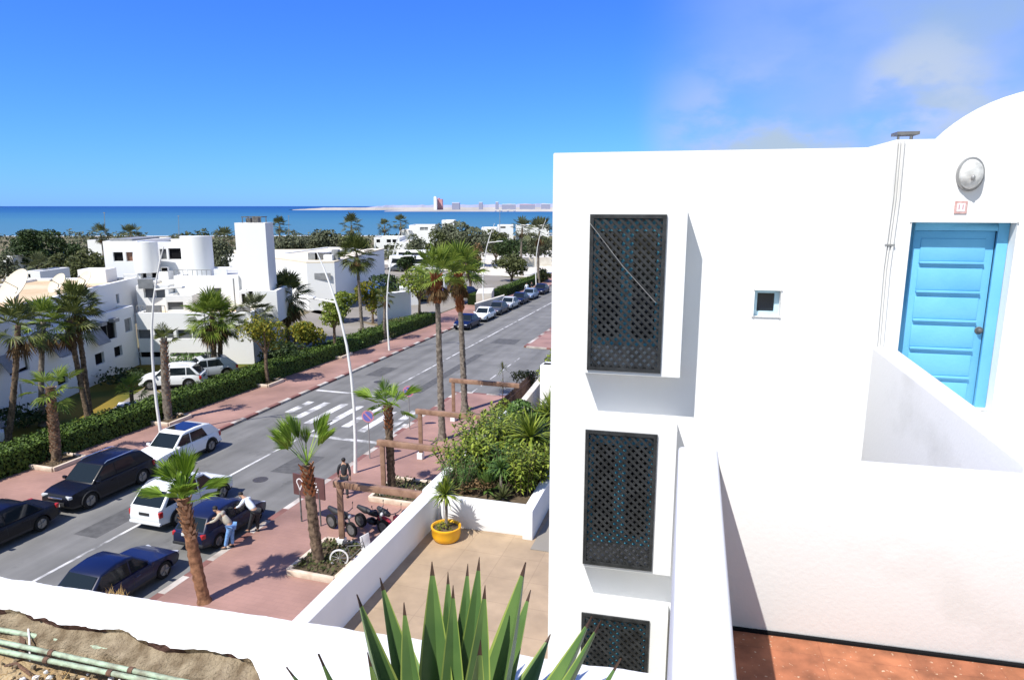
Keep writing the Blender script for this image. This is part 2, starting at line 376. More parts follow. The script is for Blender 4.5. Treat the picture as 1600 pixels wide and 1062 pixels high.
def palm(name, label, base, top, r0, r1, nl, pet, R, leaf='palm', bark='bark', e=(-35, 85), dead=0, boot=None, group=None,
         seg=16, wind=(0, 0, 0), bow=.05, custom=None, cat='palm tree', droop=.5, deadlen=1.0):
    base, top = V(base), V(top)
    root = thing(name, label, cat, base, 0, group)
    mb = MB(); trunk_mesh(mb, base+V((0, 0, -.1)), top, r0, r1, 0, bow)
    tr = mb.build('trunk', [M[bark]], root, True)
    if boot:
        b = MB(); boots(b, base, top, boot[0], boot[1], boot[2], boot[3], 0, boot[5] if len(boot) > 5 else .22)
        b.build('leaf_bases', [M[boot[4]]], root)
    mb = MB()
    if custom:
        for d, pt, rr, sp in custom:
            for q in range(3): fan(mb, top+V((rnd(-.05, .05), rnd(-.05, .05), 0)), V(d)+V((rnd(-.14, .14), rnd(-.14, .14), rnd(-.12, .08))), pt*rnd(.8, 1.05), rr*rnd(.8, 1.05), seg, rad(sp*rnd(.8, 1.1)), droop*.9, 0, .15, .018)
    if nl: crown_leaves(mb, top, nl, pet, R, e[0], e[1], seg, 0, wind, droop)
    mb.build('crown', [M[leaf]], root)
    if dead:
        mb = MB()
        for i in range(dead):
            az = i*2.39996; el = rad(rnd(-88, -62))
            d = V((math.cos(el)*math.cos(az), math.cos(el)*math.sin(az), math.sin(el)))
            fan(mb, top+V((math.cos(az)*r1, math.sin(az)*r1, rnd(-.5*deadlen, -.05))), d, pet*.5, R*.8*deadlen, 8, rad(80), .3, 0)
        mb.build('dead_skirt', [M['palm_dead']], root)
    return root
def leaves(mb, c, rx, ry, rz, n, size, clumps=14, cr=.42, mi=0, flat=0.3):
    c = V(c); cl = []
    for i in range(clumps):
        d = rdir(); k = rnd(.35, .78)
        cl.append((V((d.x*rx*k, d.y*ry*k, d.z*rz*k)), rnd(.7, 1.15)*cr))
    for i in range(n):
        o, k = cl[i % clumps]; d = rdir()
        if d.z < -.2 and rnd(0, 1) < .5: d.z = -d.z
        p = c+o+V((d.x*rx, d.y*ry, d.z*rz))*k*(rnd(.55, 1)**.5)
        nn = (d*.7+rdir()*.9+V((0, 0, flat))).normalized(); u = nn.orthogonal().normalized(); w = nn.cross(u)
        a = rnd(0, 6.28); u, w = u*math.cos(a)+w*math.sin(a), w*math.cos(a)-u*math.sin(a)
        s = size*rnd(.6, 1.3)
        mb.add([p-u*s, p-w*s*.5, p+u*s, p+w*s*.5], [(0, 1, 2, 3)], mi)
def tree(name, label, base, h, w, leaf, n, size, clear=.35, clumps=16, group=None, cat='tree', tr=.14, d=None, bark='bark', cr=.42):
    base = V(base); root = thing(name, label, cat, base, 0, group); d = d or w
    mb = MB(); top = base+V((0, 0, h*.72)); fork = base+V((0, 0, h*max(clear, .15)))
    mb.tube([base+V((0, 0, -.1)), base.lerp(fork, .5)+V((rnd(-.1, .1), rnd(-.1, .1), 0)), fork], [tr*1.2, tr, tr*.85], 7, 0, True, .1)
    for i in range(5):
        a = i*1.257+rnd(-.3, .3); e = fork+V((math.cos(a)*w*.28, math.sin(a)*d*.28, h*rnd(.2, .45)))
        mb.tube([fork+V((0, 0, -.05)), fork.lerp(e, .5)+V((0, 0, h*.05)), e], [tr*.6, tr*.4, tr*.15], 5, 0)
    mb.build('trunk', [M[bark]], root, True)
    mb = MB(); zc = h*(clear+1)/2
    leaves(mb, base+V((0, 0, zc)), w/2, d/2, h*(1-clear)/2, n, size, clumps, cr)
    mb.build('crown', [M[leaf]], root)
    return root
def blades(mb, c, n, L, w, e0=10, e1=85, droop=.5, mi=0, wind=(0, 0, 0)):
    c = V(c)
    for i in range(n):
        az = i*2.39996+rnd(-.2, .2); el = rad(e0+(e1-e0)*rnd(0, 1)**.9)
        d = (V((math.cos(el)*math.cos(az), math.cos(el)*math.sin(az), math.sin(el)))+V(wind)).normalized()
        s = d.cross(V((0, 0, 1)))
        if s.length < .02: s = V((1, 0, 0))
        s.normalize(); l = L*rnd(.75, 1.1)
        p1 = c+d*l*.5; p2 = c+d*l+V((0, 0, -droop*l*.35*math.cos(el)))
        mb.add([c-s*w*.4, c+s*w*.4, p1+s*w, p1-s*w, p2], [(0, 1, 2, 3), (3, 2, 4)], mi)
def spiky(name, label, base, stem, n, L, w, leaf='leaf_lime', heads=((0, 0, 1),), e=(5, 85), group=None, droop=.5, cat='plant', tr=.05):
    base = V(base); root = thing(name, label, cat, base, 0, group); mb = MB(); lf = MB()
    for hx, hy, hz in heads:
        t = base+V((hx, hy, stem*hz)); mb.tube([base+V((0, 0, -.05)), base.lerp(t, .5)+V((hx*.15, hy*.15, 0)), t], [tr*1.2, tr, tr*.8], 7, 0, True, .1)
        blades(lf, t, n, L, w, e[0], e[1], droop)
    mb.build('stem', [M['bark_grey']], root, True); lf.build('leaves', [M[leaf]], root)
    return root
def shrub(name, label, base, h, w, leaf, n, size, d=None, group=None, clumps=9, cat='shrub', clear=.12):
    base = V(base); root = thing(name, label, cat, base, 0, group); mb = MB(); d = d or w
    for i in range(6):
        a = rnd(0, 6.28); e = base+V((math.cos(a)*w*.3, math.sin(a)*d*.3, h*rnd(.5, .85)))
        mb.tube([base+V((0, 0, -.05)), base.lerp(e, .5)+V((0, 0, .06*h)), e], [.025, .018, .008], 5)
    mb.build('stem', [M['bark']], root, True)
    mb = MB(); leaves(mb, base+V((0, 0, h*(.5+clear/2))), w/2, d/2, h*(1-clear)/2, n, size, clumps, .45)
    mb.build('leaves', [M[leaf]], root); return root

def bush(name, label, base, h, w, leaf, stems, nl, L, bw, d=None, group=None, cat='shrub', lean=.25):
    base = V(base); root = thing(name, label, cat, base, 0, group); d = d or w; mb = MB(); lf = MB()
    for i in range(stems):
        a = rnd(0, 6.28); r = math.sqrt(rnd(0, 1)); b_ = base+V((math.cos(a)*w*.32*r, math.sin(a)*d*.32*r, -.05)); hh = h*rnd(.62, 1.0)
        t = b_+V((math.cos(a)*w*lean*r+rnd(-.1, .1), math.sin(a)*d*lean*r+rnd(-.1, .1), hh)); mb.tube([b_, b_.lerp(t, .5)+V((0, 0, .04*h)), t], [.02, .015, .006], 4)
        for k in range(nl):
            f = .18+.82*(k+rnd(0, 1))/nl; p = b_.lerp(t, f); az = k*2.4+rnd(-.5, .5); el = rnd(-.35, 1.0)+(.5 if f > .93 else 0)
            dv = V((math.cos(az)*math.cos(el), math.sin(az)*math.cos(el), math.sin(el))); s_ = dv.cross(V((0, 0, 1)))
            if s_.length < .05: continue
            s_.normalize(); l = L*rnd(.6, 1.1); q = p+dv*l*.45+V((0, 0, .04*l)); e = p+dv*l+V((0, 0, -.22*l))
            lf.add([p, q-s_*bw, q+s_*bw, e], [(0, 2, 1), (1, 2, 3)])
    mb.build('stems', [M['bark']], root); lf.build('leaves', [M[leaf]], root); return root

# ---------- cars ----------------------------------------------------------
def car(label, pt, L=4.35, W=1.82, H=1.66, kind='suv', belt=None, rw=.37, roofglass=False, rails=False, name='parked_car', group=None, black_plate=False, third=False):
    root = thing(name, label, 'car', (0, 0, 0), 0, group)
    hx = L/2; belt = belt or H*.585; xr = -hx+.2*L; xf = hx-.195*L; zc = rw
    fr = belt-(.11 if kind == 'suv' else .17)
    if kind == 'suv': xw0, xw1, xr1, xr0 = hx-.235*L, hx-.40*L, -hx+.16*L, -hx+.015*L
    elif kind == 'hatch': xw0, xw1, xr1, xr0 = hx-.25*L, hx-.42*L, -hx+.14*L, -hx+.02*L
    else: xw0, xw1, xr1, xr0 = hx-.28*L, hx-.44*L, -hx+.28*L, -hx+.13*L
    ar = rw+.07
    def arc(cx, k=9):
        return [(cx-ar*math.cos(math.pi*i/k), zc+ar*math.sin(math.pi*i/k)) for i in range(k+1) if zc+ar*math.sin(math.pi*i/k) > .27]
    prof = [(-hx+.10, .30)]+[(xr-ar, .26)]+arc(xr)+[(xr+ar, .25), (xf-ar, .25)]+arc(xf)+[(xf+ar, .26), (hx-.12, .28), (hx-.02, .42), (hx, .6), (hx-.04, fr-.12), (hx-.12, fr-.03), (hx-.26, fr+.02),
            ((hx+xw0)/2, (fr+belt)/2+.02), (xw0, belt), (xr0+.04, belt+.01), (-hx+.03, belt-.02 if kind != 'sedan' else belt-.04), (-hx, .62), (-hx+.01, .42)]
    mb = MB(); mb.prism([(x, -W/2, z) for x, z in prof], (0, W, 0))
    body = mb.build('body', [pt, M['plastic']], root, False, fixn=True)
    bm = bmesh.new(); bm.from_mesh(body.data)
    for x in [hx*k for k in (-.93, -.85, -.7, -.5, -.2, .1, .4, .6, .75, .86, .94)]:
        bmesh.ops.bisect_plane(bm, geom=bm.verts[:]+bm.edges[:]+bm.faces[:], plane_co=(x, 0, 0), plane_no=(1, 0, 0))
    for z in (.36, .55, .7, belt-.06):
        bmesh.ops.bisect_plane(bm, geom=bm.verts[:]+bm.edges[:]+bm.faces[:], plane_co=(0, 0, z), plane_no=(0, 0, 1))
    def yk(x, z):
        k = max(0, abs(x)/hx-.62)/.38
        s = 1-.19*k*k
        if z > .62: s *= 1-.07*((z-.62)/(belt-.62))**1.5
        if z < .4: s *= 1-.03*(.4-z)/.15
        return s
    for v in bm.verts: v.co.y *= yk(v.co.x, v.co.z)
    es = [e for e in bm.edges if len(e.link_faces) == 2 and e.calc_face_angle(0) > rad(38) and min(e.verts[0].co.z, e.verts[1].co.z) > zc+ar-.12]
    bmesh.ops.bevel(bm, geom=es, offset=.085, segments=3, affect='EDGES', clamp_overlap=True)
    for f in bm.faces:
        c = f.calc_center_median()
        if c.z < (.41 if kind == 'suv' else .33): f.material_index = 1
        f.smooth = True
    bm.to_mesh(body.data); bm.free(); body.data.set_sharp_from_angle(angle=rad(35))
    # cabin shell with roof
    b0 = belt-.03; wb = W/2*.93-.03; wt = W/2-.24 if kind != 'suv' else W/2-.2
    rt = [(xw0, b0), (xw1, H-.075), (xw1-.24, H-.022), ((xw1+xr1)/2, H), (xr1+.4, H-.03), (xr1+.02, H-.095), (xr1-.06, H-.15), (xr0, b0)]
    def cy(z): return wb+(wt-wb)*max(0, (z-belt))/(H-belt)
    cb = MB(); nn = len(rt)
    cb.add([(x, -cy(z), z) for x, z in rt]+[(x, cy(z), z) for x, z in rt], [tuple(range(nn)), tuple(range(2*nn-1, nn-1, -1))]+[(i, nn+i, nn+(i+1) % nn, (i+1) % nn) for i in range(nn)])
    cab = cb.build('cabin', [pt], root, True, bevel=.06, fixn=True, ang=26, seg=3)
    # glass
    def lx(a, b, z): return a+(b-a)*(z-b0)/(H-.075-b0)
    zb, zt = belt+.03, H-.15
    for sgn in (1, -1):
        cuts = [None, xw0-.36*(xw0-xr0), xw0-.70*(xw0-xr0), None]
        for i in range(3):
            if i == 2 and (kind == 'sedan' or not third): continue
            xa0 = lx(xw0, xw1, zb)-.13 if i == 0 else cuts[i]-.035; xa1 = lx(xw0, xw1, zt)-.09 if i == 0 else cuts[i]-.035
            xb0 = cuts[i+1]+.035 if i < 2 else lx(xr0, xr1, zb)+.2; xb1 = cuts[i+1]+.035 if i < 2 else lx(xr0, xr1, zt)+.16
            if kind == 'sedan' and i == 1: xb1 = lx(xr0, xr1, zt)+.1; xb0 = lx(xr0, xr1, zb)+.18
            if kind != 'sedan' and not third and i == 1: xb1 = xr1+.62; xb0 = xr1+.34
            if xa1 <= xb1+.05: continue
            q = [(xa0, sgn*(cy(zb)-.004), zb), (xa1, sgn*(cy(zt)-.004), zt), (xb1, sgn*(cy(zt)-.004), zt), (xb0, sgn*(cy(zb)-.004), zb)]
            g = MB(); g.prism(q, (0, sgn*.014, .004)); g.build('side_window', [M['carglass']], root, fixn=True)
    def screen(nm, x0, x1, z0, z1, sg):
        mbs = MB(); d = V((x1-x0, 0, z1-z0)); nrm = V((-d.z, 0, d.x)).normalized()
        if nrm.x*sg < 0: nrm = -nrm
        p = [V((x0, -cy(z0)+.1, z0)), V((x0, cy(z0)-.1, z0)), V((x1, cy(z1)-.08, z1)), V((x1, -cy(z1)+.08, z1))]
        mbs.prism([q-nrm*.004 for q in p], nrm*.014); return mbs.build(nm, [M['carglass']], root, fixn=True)
    za, zz = belt+.04, H-.11
    screen('windscreen', lx(xw0, xw1, za), lx(xw0, xw1, zz), za, zz, 1)
    screen('rear_window', lx(xr0, xr1, za+.02), lx(xr0, xr1, zz-.03), za+.02, zz-.03, -1)
    if roofglass:
        mbs = MB(); mbs.cbox(((xw1+xr1)/2+.05, 0, H-.005), (xw1-xr1)*.62, 2*wt-.26, .012); mbs.build('sunroof', [M['carglass']], root)
    if rails:
        for sgn in (1, -1):
            mbs = MB(); mbs.tube([(xw1-.1, sgn*(wt-.05), H-.05), (xw1-.25, sgn*(wt-.05), H+.03), (xr1+.3, sgn*(wt-.05), H+.035), (xr1+.12, sgn*(wt-.05), H-.04)], .018, 6)
            mbs.build('roof_rail', [M['chrome']], root, True)
    # door seams, handles and arch lips
    def sy(x, z): return W/2*yk(x, z)
    for sgn in (1, -1):
        for x in (xw0-.12, xw0-.36*(xw0-xr0), xw0-.70*(xw0-xr0)):
            if kind == 'sedan' and x < xr+.1: continue
            mbs = MB()
            for z0, z1 in ((.44, .62), (.62, .75), (.75, belt-.05)):
                mbs.add([(x-.008, sgn*(sy(x, z0)+.002), z0), (x+.008, sgn*(sy(x, z0)+.002), z0), (x+.008, sgn*(sy(x, z1)+.002), z1), (x-.008, sgn*(sy(x, z1)+.002), z1)], [(0, 1, 2, 3)])
            mbs.build('door_seam', [M['plastic']], root)
        for x in (xw0-.36*(xw0-xr0)+.2, xw0-.70*(xw0-xr0)+.2):
            mbs = MB(); mbs.cbox((x, sgn*(sy(x, belt-.14)+.012), belt-.155), .18, .03, .03); mbs.build('door_handle', [pt], root)
        for cx in (xr, xf):
            mbs = MB(); mbs.tube([(cx-ar*math.cos(math.pi*i/12), sgn*(sy(cx, .5)*(.985 if kind == 'suv' else .972)), zc+ar*math.sin(math.pi*i/12)-.02) for i in range(13)], .032 if kind == 'suv' else .02, 6); mbs.build('arch_lip', [M['plastic'] if kind == 'suv' else pt], root, True)
        mbs = MB(); mbs.blob((hx-.10, sgn*(W/2-.34), .44), .06, .09, .05); mbs.build('fog_lamp', [M['lamp_clear']], root, True)
    # wheels
    R = Matrix.Rotation(rad(90), 4, 'X')
    for x in (xr, xf):
        for sgn in (1, -1):
            mbs = MB(); y = sgn*(W/2-.115)
            mbs.lathe((x, y, rw), [(rw*.62, -.10), (rw*.9, -.105), (rw, -.07), (rw, .07), (rw*.9, .105), (rw*.62, .10)], 18, 0, R)
            wh = mbs.build('wheel', [M['tyre']], root, True)
            mbs = MB(); yo = y+sgn*.085
            mbs.lathe((x, yo, rw), [(0, .0), (rw*.16, .0), (rw*.66, .0)], 14, 0, R)
            for k in range(5):
                a = k*1.2566; mbs.bar((x, yo+sgn*.015, rw), (x+math.cos(a)*rw*.62, yo+sgn*.012, rw+math.sin(a)*rw*.62), .06, .02)
            mbs.build('rim', [M['rim']], wh, False)
    for sgn in (1, -1):
        yf = sgn*(W/2-.27)*.98
        mbs = MB(); mbs.cbox((hx-.12, yf, fr-.17), .17, .3, .13, -sgn*.32); mbs.build('headlight', [M['lamp_clear']], root, True, bevel=.03)
        mbs = MB(); mbs.cbox((-hx+.1, sgn*(W/2*.87-.06), .66), .17, .14, .24 if kind == 'suv' else .17, sgn*.25); mbs.build('tail_light', [M['lamp_red']], root, True, bevel=.02)
        mbs = MB(); mbs.cbox((xw0-.22, sgn*(W/2+.03), belt+.0), .12, .2, .14); mbs.build('wing_mirror', [pt], root, True, bevel=.035)
    mbs = MB(); mbs.cbox((hx-.005, 0, .40), .05, W*.52, .16); mbs.build('grille', [M['plastic']], root, bevel=.015)
    if kind == 'suv': mbs = MB(); mbs.cbox((hx-.015, 0, fr-.20), .06, W*.42, .07); mbs.build('grille_bar', [M['chrome']], root, True, bevel=.02)
    mbs = MB(); mbs.cbox((hx+.015, 0, .38), .03, .5, .11); mbs.build('number_plate', [M['plate']], root)
    mbs = MB(); mbs.cbox((-hx-.002, 0, .72 if kind != 'sedan' else .6), .03, .5, .11); mbs.build('number_plate', [M['plastic'] if black_plate else M['plate']], root)
    mbs = MB(); mbs.cbox((-hx+.03, 0, .33), .12, W*.86, .12); mbs.build('rear_bumper', [M['plastic']] if pt.name != 'white_car_paint' else [pt], root, True, bevel=.03)
    return root
def park(o, s, t, face=1):
    p = RD(s, t, .004); o.location = p; o.rotation_euler = (0, 0, ROADZ if face > 0 else ROADZ+math.pi)

# ---------- people ---------------------------------------------------------
def skinned(name, verts, edges, radii, m, parent, sub=1):
    inv = wm(parent).inverted()
    me = bpy.data.meshes.new(name); me.from_pydata([V(p) for p in verts], edges, [])
    o = bpy.data.objects.new(name, me); COL.objects.link(o); o.parent = parent; tree_kids.setdefault(parent.name, []).append(o)
    md = o.modifiers.new('Skin', 'SKIN'); md.use_smooth_shade = True
    for i, r in enumerate(radii): me.skin_vertices[0].data[i].radius = (r, r)
    me.skin_vertices[0].data[0].use_root = True
    sb = o.modifiers.new('Sub', 'SUBSURF'); sb.levels = sub; sb.render_levels = sub
    me.materials.append(m); return o
def person(label, loc, rz, J, shirt, trouser, hat=None, sleeves=True):
    """J: joints in the person's own frame (x forward, y left, z up)"""
    root = thing('person', label, 'person', loc, rz)
    J = {k: V(p) for k, p in J.items()}
    vs = []; es = []; rs = []; idx = {}
    def ad(k, p, r, par=None):
        idx[k] = len(vs); vs.append(p); rs.append(r)
        if par is not None: es.append((idx[par], idx[k]))
    ad('pel', J['pel'], .125); ad('waist', J['pel'].lerp(J['chest'], .5), .115, 'pel'); ad('chest', J['chest'], .13, 'waist')
    ad('neckb', J['chest'].lerp(J['head'], .45), .065, 'chest'); ad('neck', J['chest'].lerp(J['head'], .68), .052, 'neckb')
    up = (J['head']-J['chest']).normalized(); fw = J.get('look', V((1, 0, 0))).normalized(); fw = (fw-up*fw.dot(up)).normalized(); sd = up.cross(fw)
    ad('jaw', J['head']-up*.06+fw*.02, .07, 'neck'); ad('head', J['head']+up*.02, .092, 'jaw'); ad('crown', J['head']+up*.09, .07, 'head')
    ad('nose', J['head']-up*.02+fw*.105, .014, 'head')
    for k, sg in (('earL', 1), ('earR', -1)): ad(k, J['head']+sd*sg*.092, .016, 'head')
    for sg, S in ((1, 'L'), (-1, 'R')):
        ad('sh'+S, J['sh'+S], .062, 'neckb'); ad('el'+S, J['el'+S], .043, 'sh'+S); ad('wr'+S, J['ha'+S].lerp(J['el'+S], .12), .029, 'el'+S)
        hd = (J['ha'+S]-J['el'+S]).normalized(); ps = hd.cross(V((0, 0, 1)))
        ps = ps.normalized() if ps.length > .05 else V((0, 1, 0))
        ad('pm'+S, J['ha'+S]+hd*.05, .034, 'wr'+S)
        for q in range(4):
            o_ = ps*(q-1.5)*.021; l = (.062, .075, .07, .055)[q]; cu = hd.cross(ps)*(.018 if q % 2 else .022)
            ad('f%d%s' % (q, S), J['ha'+S]+hd*.095+o_, .0095, 'pm'+S); ad('g%d%s' % (q, S), J['ha'+S]+hd*(.095+l)+o_*1.1+cu, .008, 'f%d%s' % (q, S))
        ad('t0'+S, J['ha'+S]+hd*.045+ps*.045*sg, .011, 'pm'+S); ad('t1'+S, J['ha'+S]+hd*.085+ps*.06*sg, .009, 't0'+S)
        ad('hip'+S, J['hip'+S], .095, 'pel'); ad('kn'+S, J['kn'+S], .062, 'hip'+S); ad('cf'+S, J['kn'+S].lerp(J['an'+S], .35), .058, 'kn'+S); ad('an'+S, J['an'+S], .04, 'cf'+S)
        ad('to'+S, J['to'+S], .036, 'an'+S)
    skinned('body', vs, es, rs, M['skin'], root, 1)
    c = J['chest']; nb = J['chest'].lerp(J['head'], .38)
    v2 = [J['pel']+(J['chest']-J['pel'])*.08, J['pel'].lerp(c, .5), c, nb]; e2 = [(0, 1), (1, 2), (2, 3)]; r2 = [.15, .145, .16, .085]
    for S in 'LR':
        v2 += [J['sh'+S], J['sh'+S].lerp(J['el'+S], .95), J['el'+S].lerp(J['ha'+S], .8 if sleeves else .05)]; n = len(v2); e2 += [(3, n-3), (n-3, n-2), (n-2, n-1)]; r2 += [.082, .062, .048 if sleeves else .06]
    skinned('shirt', v2, e2, r2, shirt, root, 1)
    v3 = [J['pel']]; e3 = []; r3 = [.145]
    for S in 'LR':
        v3 += [J['hip'+S], J['kn'+S], J['an'+S].lerp(J['kn'+S], .06)]; n = len(v3); e3 += [(0, n-3), (n-3, n-2), (n-2, n-1)]; r3 += [.115, .082, .068]
    skinned('trousers', v3, e3, r3, trouser, root, 1)
    for S in 'LR':
        mb = MB(); a = wm(root) @ (J['an'+S]+V((0, 0, -.045))); t = wm(root) @ (J['to'+S]+(J['to'+S]-J['an'+S]).normalized()*.03)
        mb.tube([a-(t-a)*.25, a, a.lerp(t, .6), t], [.035, .05, .047, .03], 8); mb.build('shoe', [M['cloth_dark']], root, True)
    mb = MB(); hc = wm(root) @ (J['head']+up*.05-fw*.022); mb.blob(hc, .098, .098, .092, 0, 12, .04); mb.build('hair', [M['hair']], root, True)
    for sg in (1, -1):
        mb = MB(); mb.blob(wm(root) @ (J['head']+up*.015+fw*.088+sd*sg*.032), .011, .011, .009, 0, 6); mb.build('eye', [M['hair']], root, True)
    return root

# ---------- street furniture --------------------------------------------------
def lamp(label, s, t, side, group='curved street lamps along the road', loc=None, h=10.9):
    """side=+1: head reaches towards +t"""
    base = RD(s, t); root = thing('street_lamp', label, 'street lamp', base, 0, group)
    x = V((CA, -SA, 0))*side
    def P(o, z): return base+x*o+V((0, 0, z))
    mb = MB(); zs = [0, 1, 2, 3.5, 5, 6.5, 8, 9.2, 10.1, h]
    off = [0, -.05, -.09, -.1, -.03, .14, .45, .82, 1.15, 1.5]
    mb.tube([P(o, z) for o, z in zip(off, zs)], [.10, .085, .08, .075, .068, .06, .052, .046, .04, .026], 10)
    mb.build('pole', [M['white_metal']], root, True)
    mb = MB(); mb.tube([P(.62, 8.55), P(1.2, 8.62), P(2.0, 8.7)], [.05, .045, .04], 8); mb.build('arm', [M['white_metal']], root, True)
    mb = MB(); mb.bar(P(1.75, 8.72), P(2.55, 8.76), .26, .1); mb.build('lamp_head', [M['white_metal']], root, True, bevel=.03)
    mb = MB(); mb.cbox(base, .4, .4, .06, -rad(17.5)); mb.build('base_plate', [M['grey_metal']], root)
    return root
def text(body, size, loc, rot, m, parent, name='lettering', ext=.004):
    cu = bpy.data.curves.new('txt', 'FONT'); cu.body = body; cu.size = size; cu.extrude = ext; cu.align_x = 'CENTER'; cu.align_y = 'CENTER'
    o = bpy.data.objects.new('txt', cu); COL.objects.link(o); bpy.context.view_layer.update()
    me = bpy.data.meshes.new_from_object(o.evaluated_get(bpy.context.evaluated_depsgraph_get()))
    bpy.data.objects.remove(o)
    q = bpy.data.objects.new(name, me); COL.objects.link(q); q.parent = parent
    q.matrix_basis = wm(parent).inverted() @ (Matrix.Translation(loc) @ rot)
    me.materials.clear(); me.materials.append(m); tree_kids.setdefault(parent.name, []).append(q); return q
def scooter(label, s, t, rz, pt, group=None, moto=True):
    base = RD(s, t, .13); root = thing('motorcycle' if moto else 'scooter', label, 'motorbike', base, rz, group)
    X = V((math.cos(rz), math.sin(rz), 0)); Yv = V((-math.sin(rz), math.cos(rz), 0))
    def P(x, y, z): return base+X*x+Yv*y+V((0, 0, z))
    Rm = Matrix.Rotation(rz, 4, 'Z') @ Matrix.Rotation(rad(90), 4, 'X'); wr = .3 if moto else .24
    for x in (.62, -.6):
        mb = MB(); mb.lathe(P(x, 0, wr), [(wr*.7, -.05), (wr, -.045), (wr, .045), (wr*.7, .05)], 16, 0, Rm); w = mb.build('wheel', [M['tyre']], root, True)
        mb = MB(); mb.lathe(P(x, 0, wr), [(.0, .03), (wr*.72, .045)], 12, 0, Rm); mb.lathe(P(x, 0, wr), [(.0, -.03), (wr*.72, -.045)], 12, 0, Rm); mb.build('rim', [M['dark_metal']], w)
    mb = MB(); mb.tube([P(.62, 0, wr), P(.5, 0, .62), P(.4, 0, .95)], [.035, .045, .03], 8); mb.build('fork', [M['dark_metal']], root, True)
    mb = MB(); mb.tube([P(.34, .34, 1.02), P(.4, .12, .98), P(.4, -.12, .98), P(.34, -.34, 1.02)], .018, 7); hb = mb.build('handlebar', [M['dark_metal']], root, True)
    for y in (.3, -.3):
        mb = MB(); mb.tube([P(.38, y, 1.0), P(.36, y*1.1, 1.2)], .008, 5); mb.blob(P(.35, y*1.12, 1.24), .02, .06, .045); mb.build('mirror', [M['plastic']], hb, True)
    mb = MB()
    if moto: mb.tube([P(.34, 0, .72), P(.18, 0, .8), P(-.1, 0, .74)], [.09, .15, .1], 10); mb.tube([P(.2, 0, .38), P(0, 0, .42), P(-.2, 0, .4)], [.12, .17, .1], 8)
    else: mb.tube([P(.5, 0, .3), P(.52, 0, .6), P(.44, 0, .9)], [.14, .19, .12], 10); mb.tube([P(.45, 0, .22), P(.1, 0, .2), P(-.2, 0, .4), P(-.7, 0, .52)], [.12, .15, .2, .1], 10)
    mb.build('fairing', [pt], root, True)
    mb = MB(); mb.tube([P(.0, 0, .78), P(-.3, 0, .8), P(-.72, 0, .88)], [.09, .14, .08], 10); mb.build('seat', [M['plastic']], root, True)
    mb = MB(); mb.tube([P(-.05, .0, .1), P(-.05, .3, -.125)], .014, 6); mb.build('kickstand', [M['dark_metal']], root)
    mb = MB(); mb.blob(P(.55, 0, .82), .07, .09, .09); mb.build('headlight', [M['lamp_clear']], root, True)
    return root
def chair(label, loc, rz, m, group=None):
    loc = V(loc); root = thing('chair', label, 'chair', loc, rz, group)
    X = V((math.cos(rz), math.sin(rz), 0)); Yv = V((-math.sin(rz), math.cos(rz), 0))
    def P(x, y, z): return loc+X*x+Yv*y+V((0, 0, z))
    mb = MB(); mb.cbox(P(0, 0, .42), .46, .46, .04, rz); mb.build('seat', [m], root, True, bevel=.015)
    mb = MB(); mb.prism([P(-.22, -.22, .44), P(-.30, -.22, .92), P(-.30, .22, .92), P(-.22, .22, .44)], X*.03); mb.build('backrest', [m], root, True, bevel=.012, fixn=True)
    for x in (-.2, .2):
        for y in (-.2, .2):
            mb = MB(); mb.tube([P(x*1.1, y*1.1, 0), P(x, y, .43)], .018, 6); mb.build('leg', [M['grey_metal']], root)
    return root
def table(label, loc, m, r=.38, cloth=None):
    loc = V(loc); root = thing('cafe_table', label, 'table', loc, 0)
    mb = MB(); mb.lathe(loc, [(0, .72), (r, .72), (r, .75), (0, .75)], 20); mb.build('table_top', [m], root)
    mb = MB(); mb.tube([loc, loc+V((0, 0, .72))], .035, 8); mb.build('pedestal', [M['dark_metal']], root, True)
    mb = MB(); mb.lathe(loc, [(.26, 0), (.24, .03), (.04, .05)], 14); mb.build('foot', [M['dark_metal']], root)
    return root
# ======================= SETTING =========================================
def sheet(name, pts, m, z=None, kind='structure', parent=None):
    mb = MB(); mb.face([V((p[0], p[1], p[2] if z is None else z)) for p in pts]); o = mb.build(name, [m])
    return tag(o, kind=kind)
gx = [V((-700, -60, 0)), V((700, -60, 0)), V((700, 330, 0)), V((-700, 290, 0))]
sheet('ground', gx, M['ground'], -.03)
mb = MB(); mb.face([V((-700, 288, .0)), V((700, 328, .0)), V((700, 380, -2.2)), V((-700, 335, -2.2))]); tag(mb.build('beach', [M['sand']]), kind='structure')
# sea: turquoise shallows to deep blue
m = mat('sea_water', (.02, .1, .2), None, .5, spec=.12); nt = m.node_tree; N = nt.nodes; L = nt.links; b = N['Principled BSDF']
g = N.new('ShaderNodeNewGeometry'); sx = N.new('ShaderNodeSeparateXYZ'); L.new(g.outputs['Position'], sx.inputs[0])
nz = N.new('ShaderNodeTexNoise'); nz.inputs['Scale'].default_value = .004; mp = N.new('ShaderNodeMapping'); mp.inputs['Scale'].default_value = (.12, 1, 1)
L.new(g.outputs['Position'], mp.inputs[0]); L.new(mp.outputs[0], nz.inputs[0])
lg = N.new('ShaderNodeMath'); lg.operation = 'LOGARITHM'; lg.inputs[1].default_value = 10; L.new(sx.outputs[1], lg.inputs[0])
ad = N.new('ShaderNodeMath'); ad.operation = 'MULTIPLY_ADD'; ad.inputs[1].default_value = .35; L.new(nz.outputs['Fac'], ad.inputs[0]); L.new(lg.outputs[0], ad.inputs[2])
mr = N.new('ShaderNodeMapRange'); mr.inputs[1].default_value = 2.6; mr.inputs[2].default_value = 4.3; L.new(ad.outputs[0], mr.inputs[0])
r = N.new('ShaderNodeValToRGB'); E = r.color_ramp.elements
